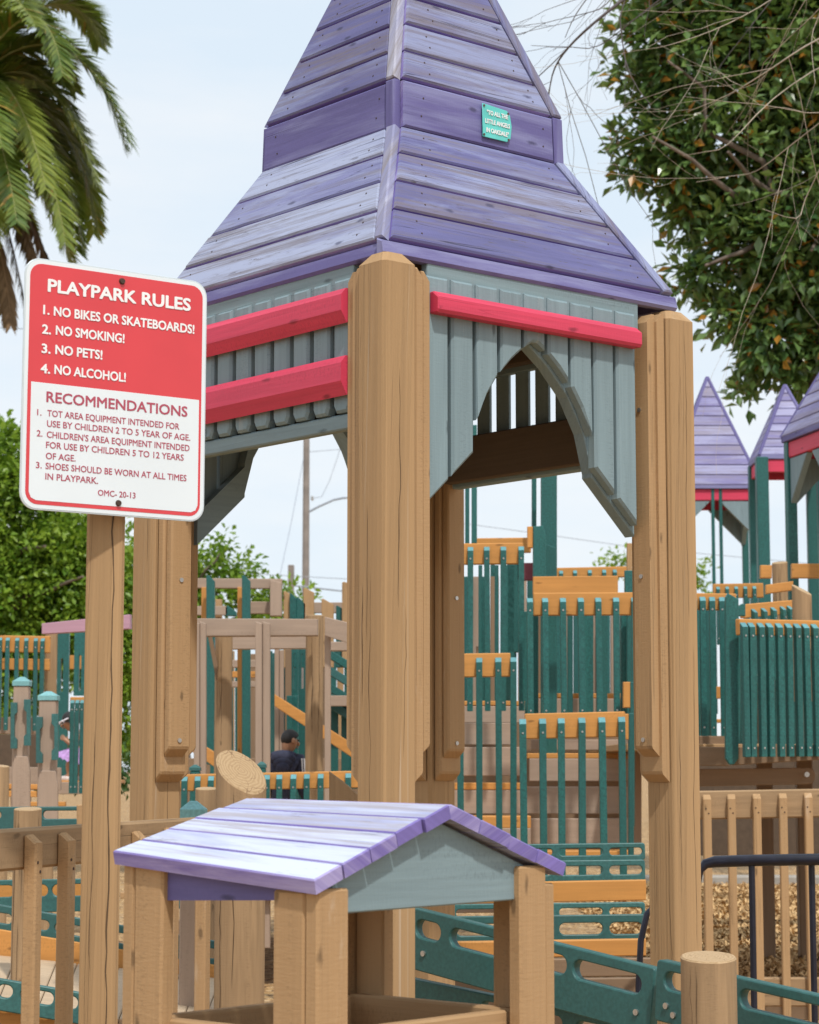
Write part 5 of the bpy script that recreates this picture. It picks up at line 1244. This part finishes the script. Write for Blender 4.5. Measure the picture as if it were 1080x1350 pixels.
for s_ in (-1, 1):
    m = MB(); ell(m, hc2 + fd * .062 + fs_ * .028 * s_ + Z * .014, (.010, .010, .007)); part('eye', m, EYE, boy, True)
    m = MB(); ell(m, hc2 + fs_ * .066 * s_ - fd * .004, (.016, .014, .025)); part('ear', m, SKB, boy, True)
m = MB(); ell(m, hc2 + fd * .063 - Z * .040, (.010, .016, .005)); part('mouth', m, LIP, boy, True)

# girl: leaning forward to the left, stepping down
gp = P(89, 1029, 18.9); gz = gp.z
q = mpp(18.9)
def G(px, py, dy=0.): p = P(px, py, 18.9); return V(p.x - gp.x, dy, p.z - gz)
hipG, chG, nkG = G(103, 992), G(103, 972), G(99, 964); hdG, hd2 = G(92, 955), G(90, 949)
gc = [[(hipG, (.075, .075)), (chG, (.075, .07)), (nkG, .035), (hdG, (.060, .064)), (hd2, (.066, .070))]]
for dy, ax in ((-.07, 93), (.09, 96)):
    e_, w_ = G(ax + 3, 982, dy), G(ax - 1, 998, dy * .8) if dy > 0 else G(ax - 2, 978, dy)
    gc.append([(chG, (.075, .07)), (G(101, 968, dy), .034), (e_, .026), (w_, .019)]); gc += hand(w_, w_ - e_, V(0, 0, 1), .7)
for dy, fx in ((-.04, 89), (.05, 101)):
    gc.append([(hipG, (.075, .075)), (G(101, 997, dy), .055), (G(fx + 3, 1008, dy), .036), (G(fx + 4, 1022, dy), .026), (G(fx - 3, 1026, dy), .022)])
girl = bpy.data.objects.new('person', skin('body', gc, SKB)); COL.objects.link(girl); girl.location = (gp.x, gp.y, gz)
girl['label'] = 'small girl in a lavender tulle skirt leaning out behind green pickets'; girl['category'] = 'person'
m = MB(); vs, fs = [], []; n = 40
for i in range(5):
    f = i / 4
    for j in range(n):
        g = 2 * math.pi * j / n; c = G(103, 986).lerp(G(92, 1003), f); rr = (.075 + .062 * f) * (1 + .10 * f * math.sin(j * 2.2))
        vs.append(c + V(math.cos(g) * rr, math.sin(g) * rr, -.05 * f * math.cos(g) + .01 * f * math.sin(j * 3.1)))
for i in range(4):
    for j in range(n): fs.append([i * n + j, i * n + (j + 1) % n, (i + 1) * n + (j + 1) % n, (i + 1) * n + j])
m.add(vs, fs, [[(0, 0)] * 4] * len(fs), .5, 0, True); part('skirt', m, LAV, girl, True)
part('top', skin('top', [[(hipG, (.082, .082)), (chG, (.085, .08)), (G(100, 966), .05)]], TOP), None, girl, True)
hcG = hdG.lerp(hd2, .6)
m = MB(); ell(m, hcG + V(.022, .0, .022), (.082, .078, .066), Matrix.Rotation(.25, 3, 'Y'), 18, 12, -.5); ell(m, hcG + V(.075, 0, .05), (.04, .04, .04)); part('hair', m, HAIR, girl, True)
m = MB(); tube(m, [hcG + Matrix.Rotation(-.45, 3, 'Y') @ V(.076 * math.sin(a) - .018, -.080 * math.cos(a), .022) for a in [math.pi * 2 * i / 20 for i in range(21)]], .007, 6); part('headband', m, WHB, girl, True)
fd = V(-.86, -.38, -.35).normalized(); fs_ = fd.cross(Z).normalized(); up2 = fs_.cross(fd)
m = MB(); ell(m, hcG + fd * .070 - up2 * .012, (.012, .012, .014)); part('nose', m, SKB, girl, True)
for s_ in (-1, 1):
    m = MB(); ell(m, hcG + fd * .060 + fs_ * .028 * s_ + up2 * .012, (.009, .009, .007)); part('eye', m, EYE, girl, True)
    m = MB(); ell(m, hcG + fs_ * .068 * s_ + V(.01, 0, 0), (.013, .011, .02)); part('ear', m, SKB, girl, True)
m = MB(); ell(m, hcG + fd * .062 - up2 * .036, (.012, .014, .005)); part('mouth', m, LIP, girl, True)
for dy, fx in ((-.04, 89), (.05, 101)): m = MB(); ell(m, G(fx, 1026, dy) + V(0, 0, -.004), (.062, .033, .030)); part('shoe', m, SHOE, girl, True)
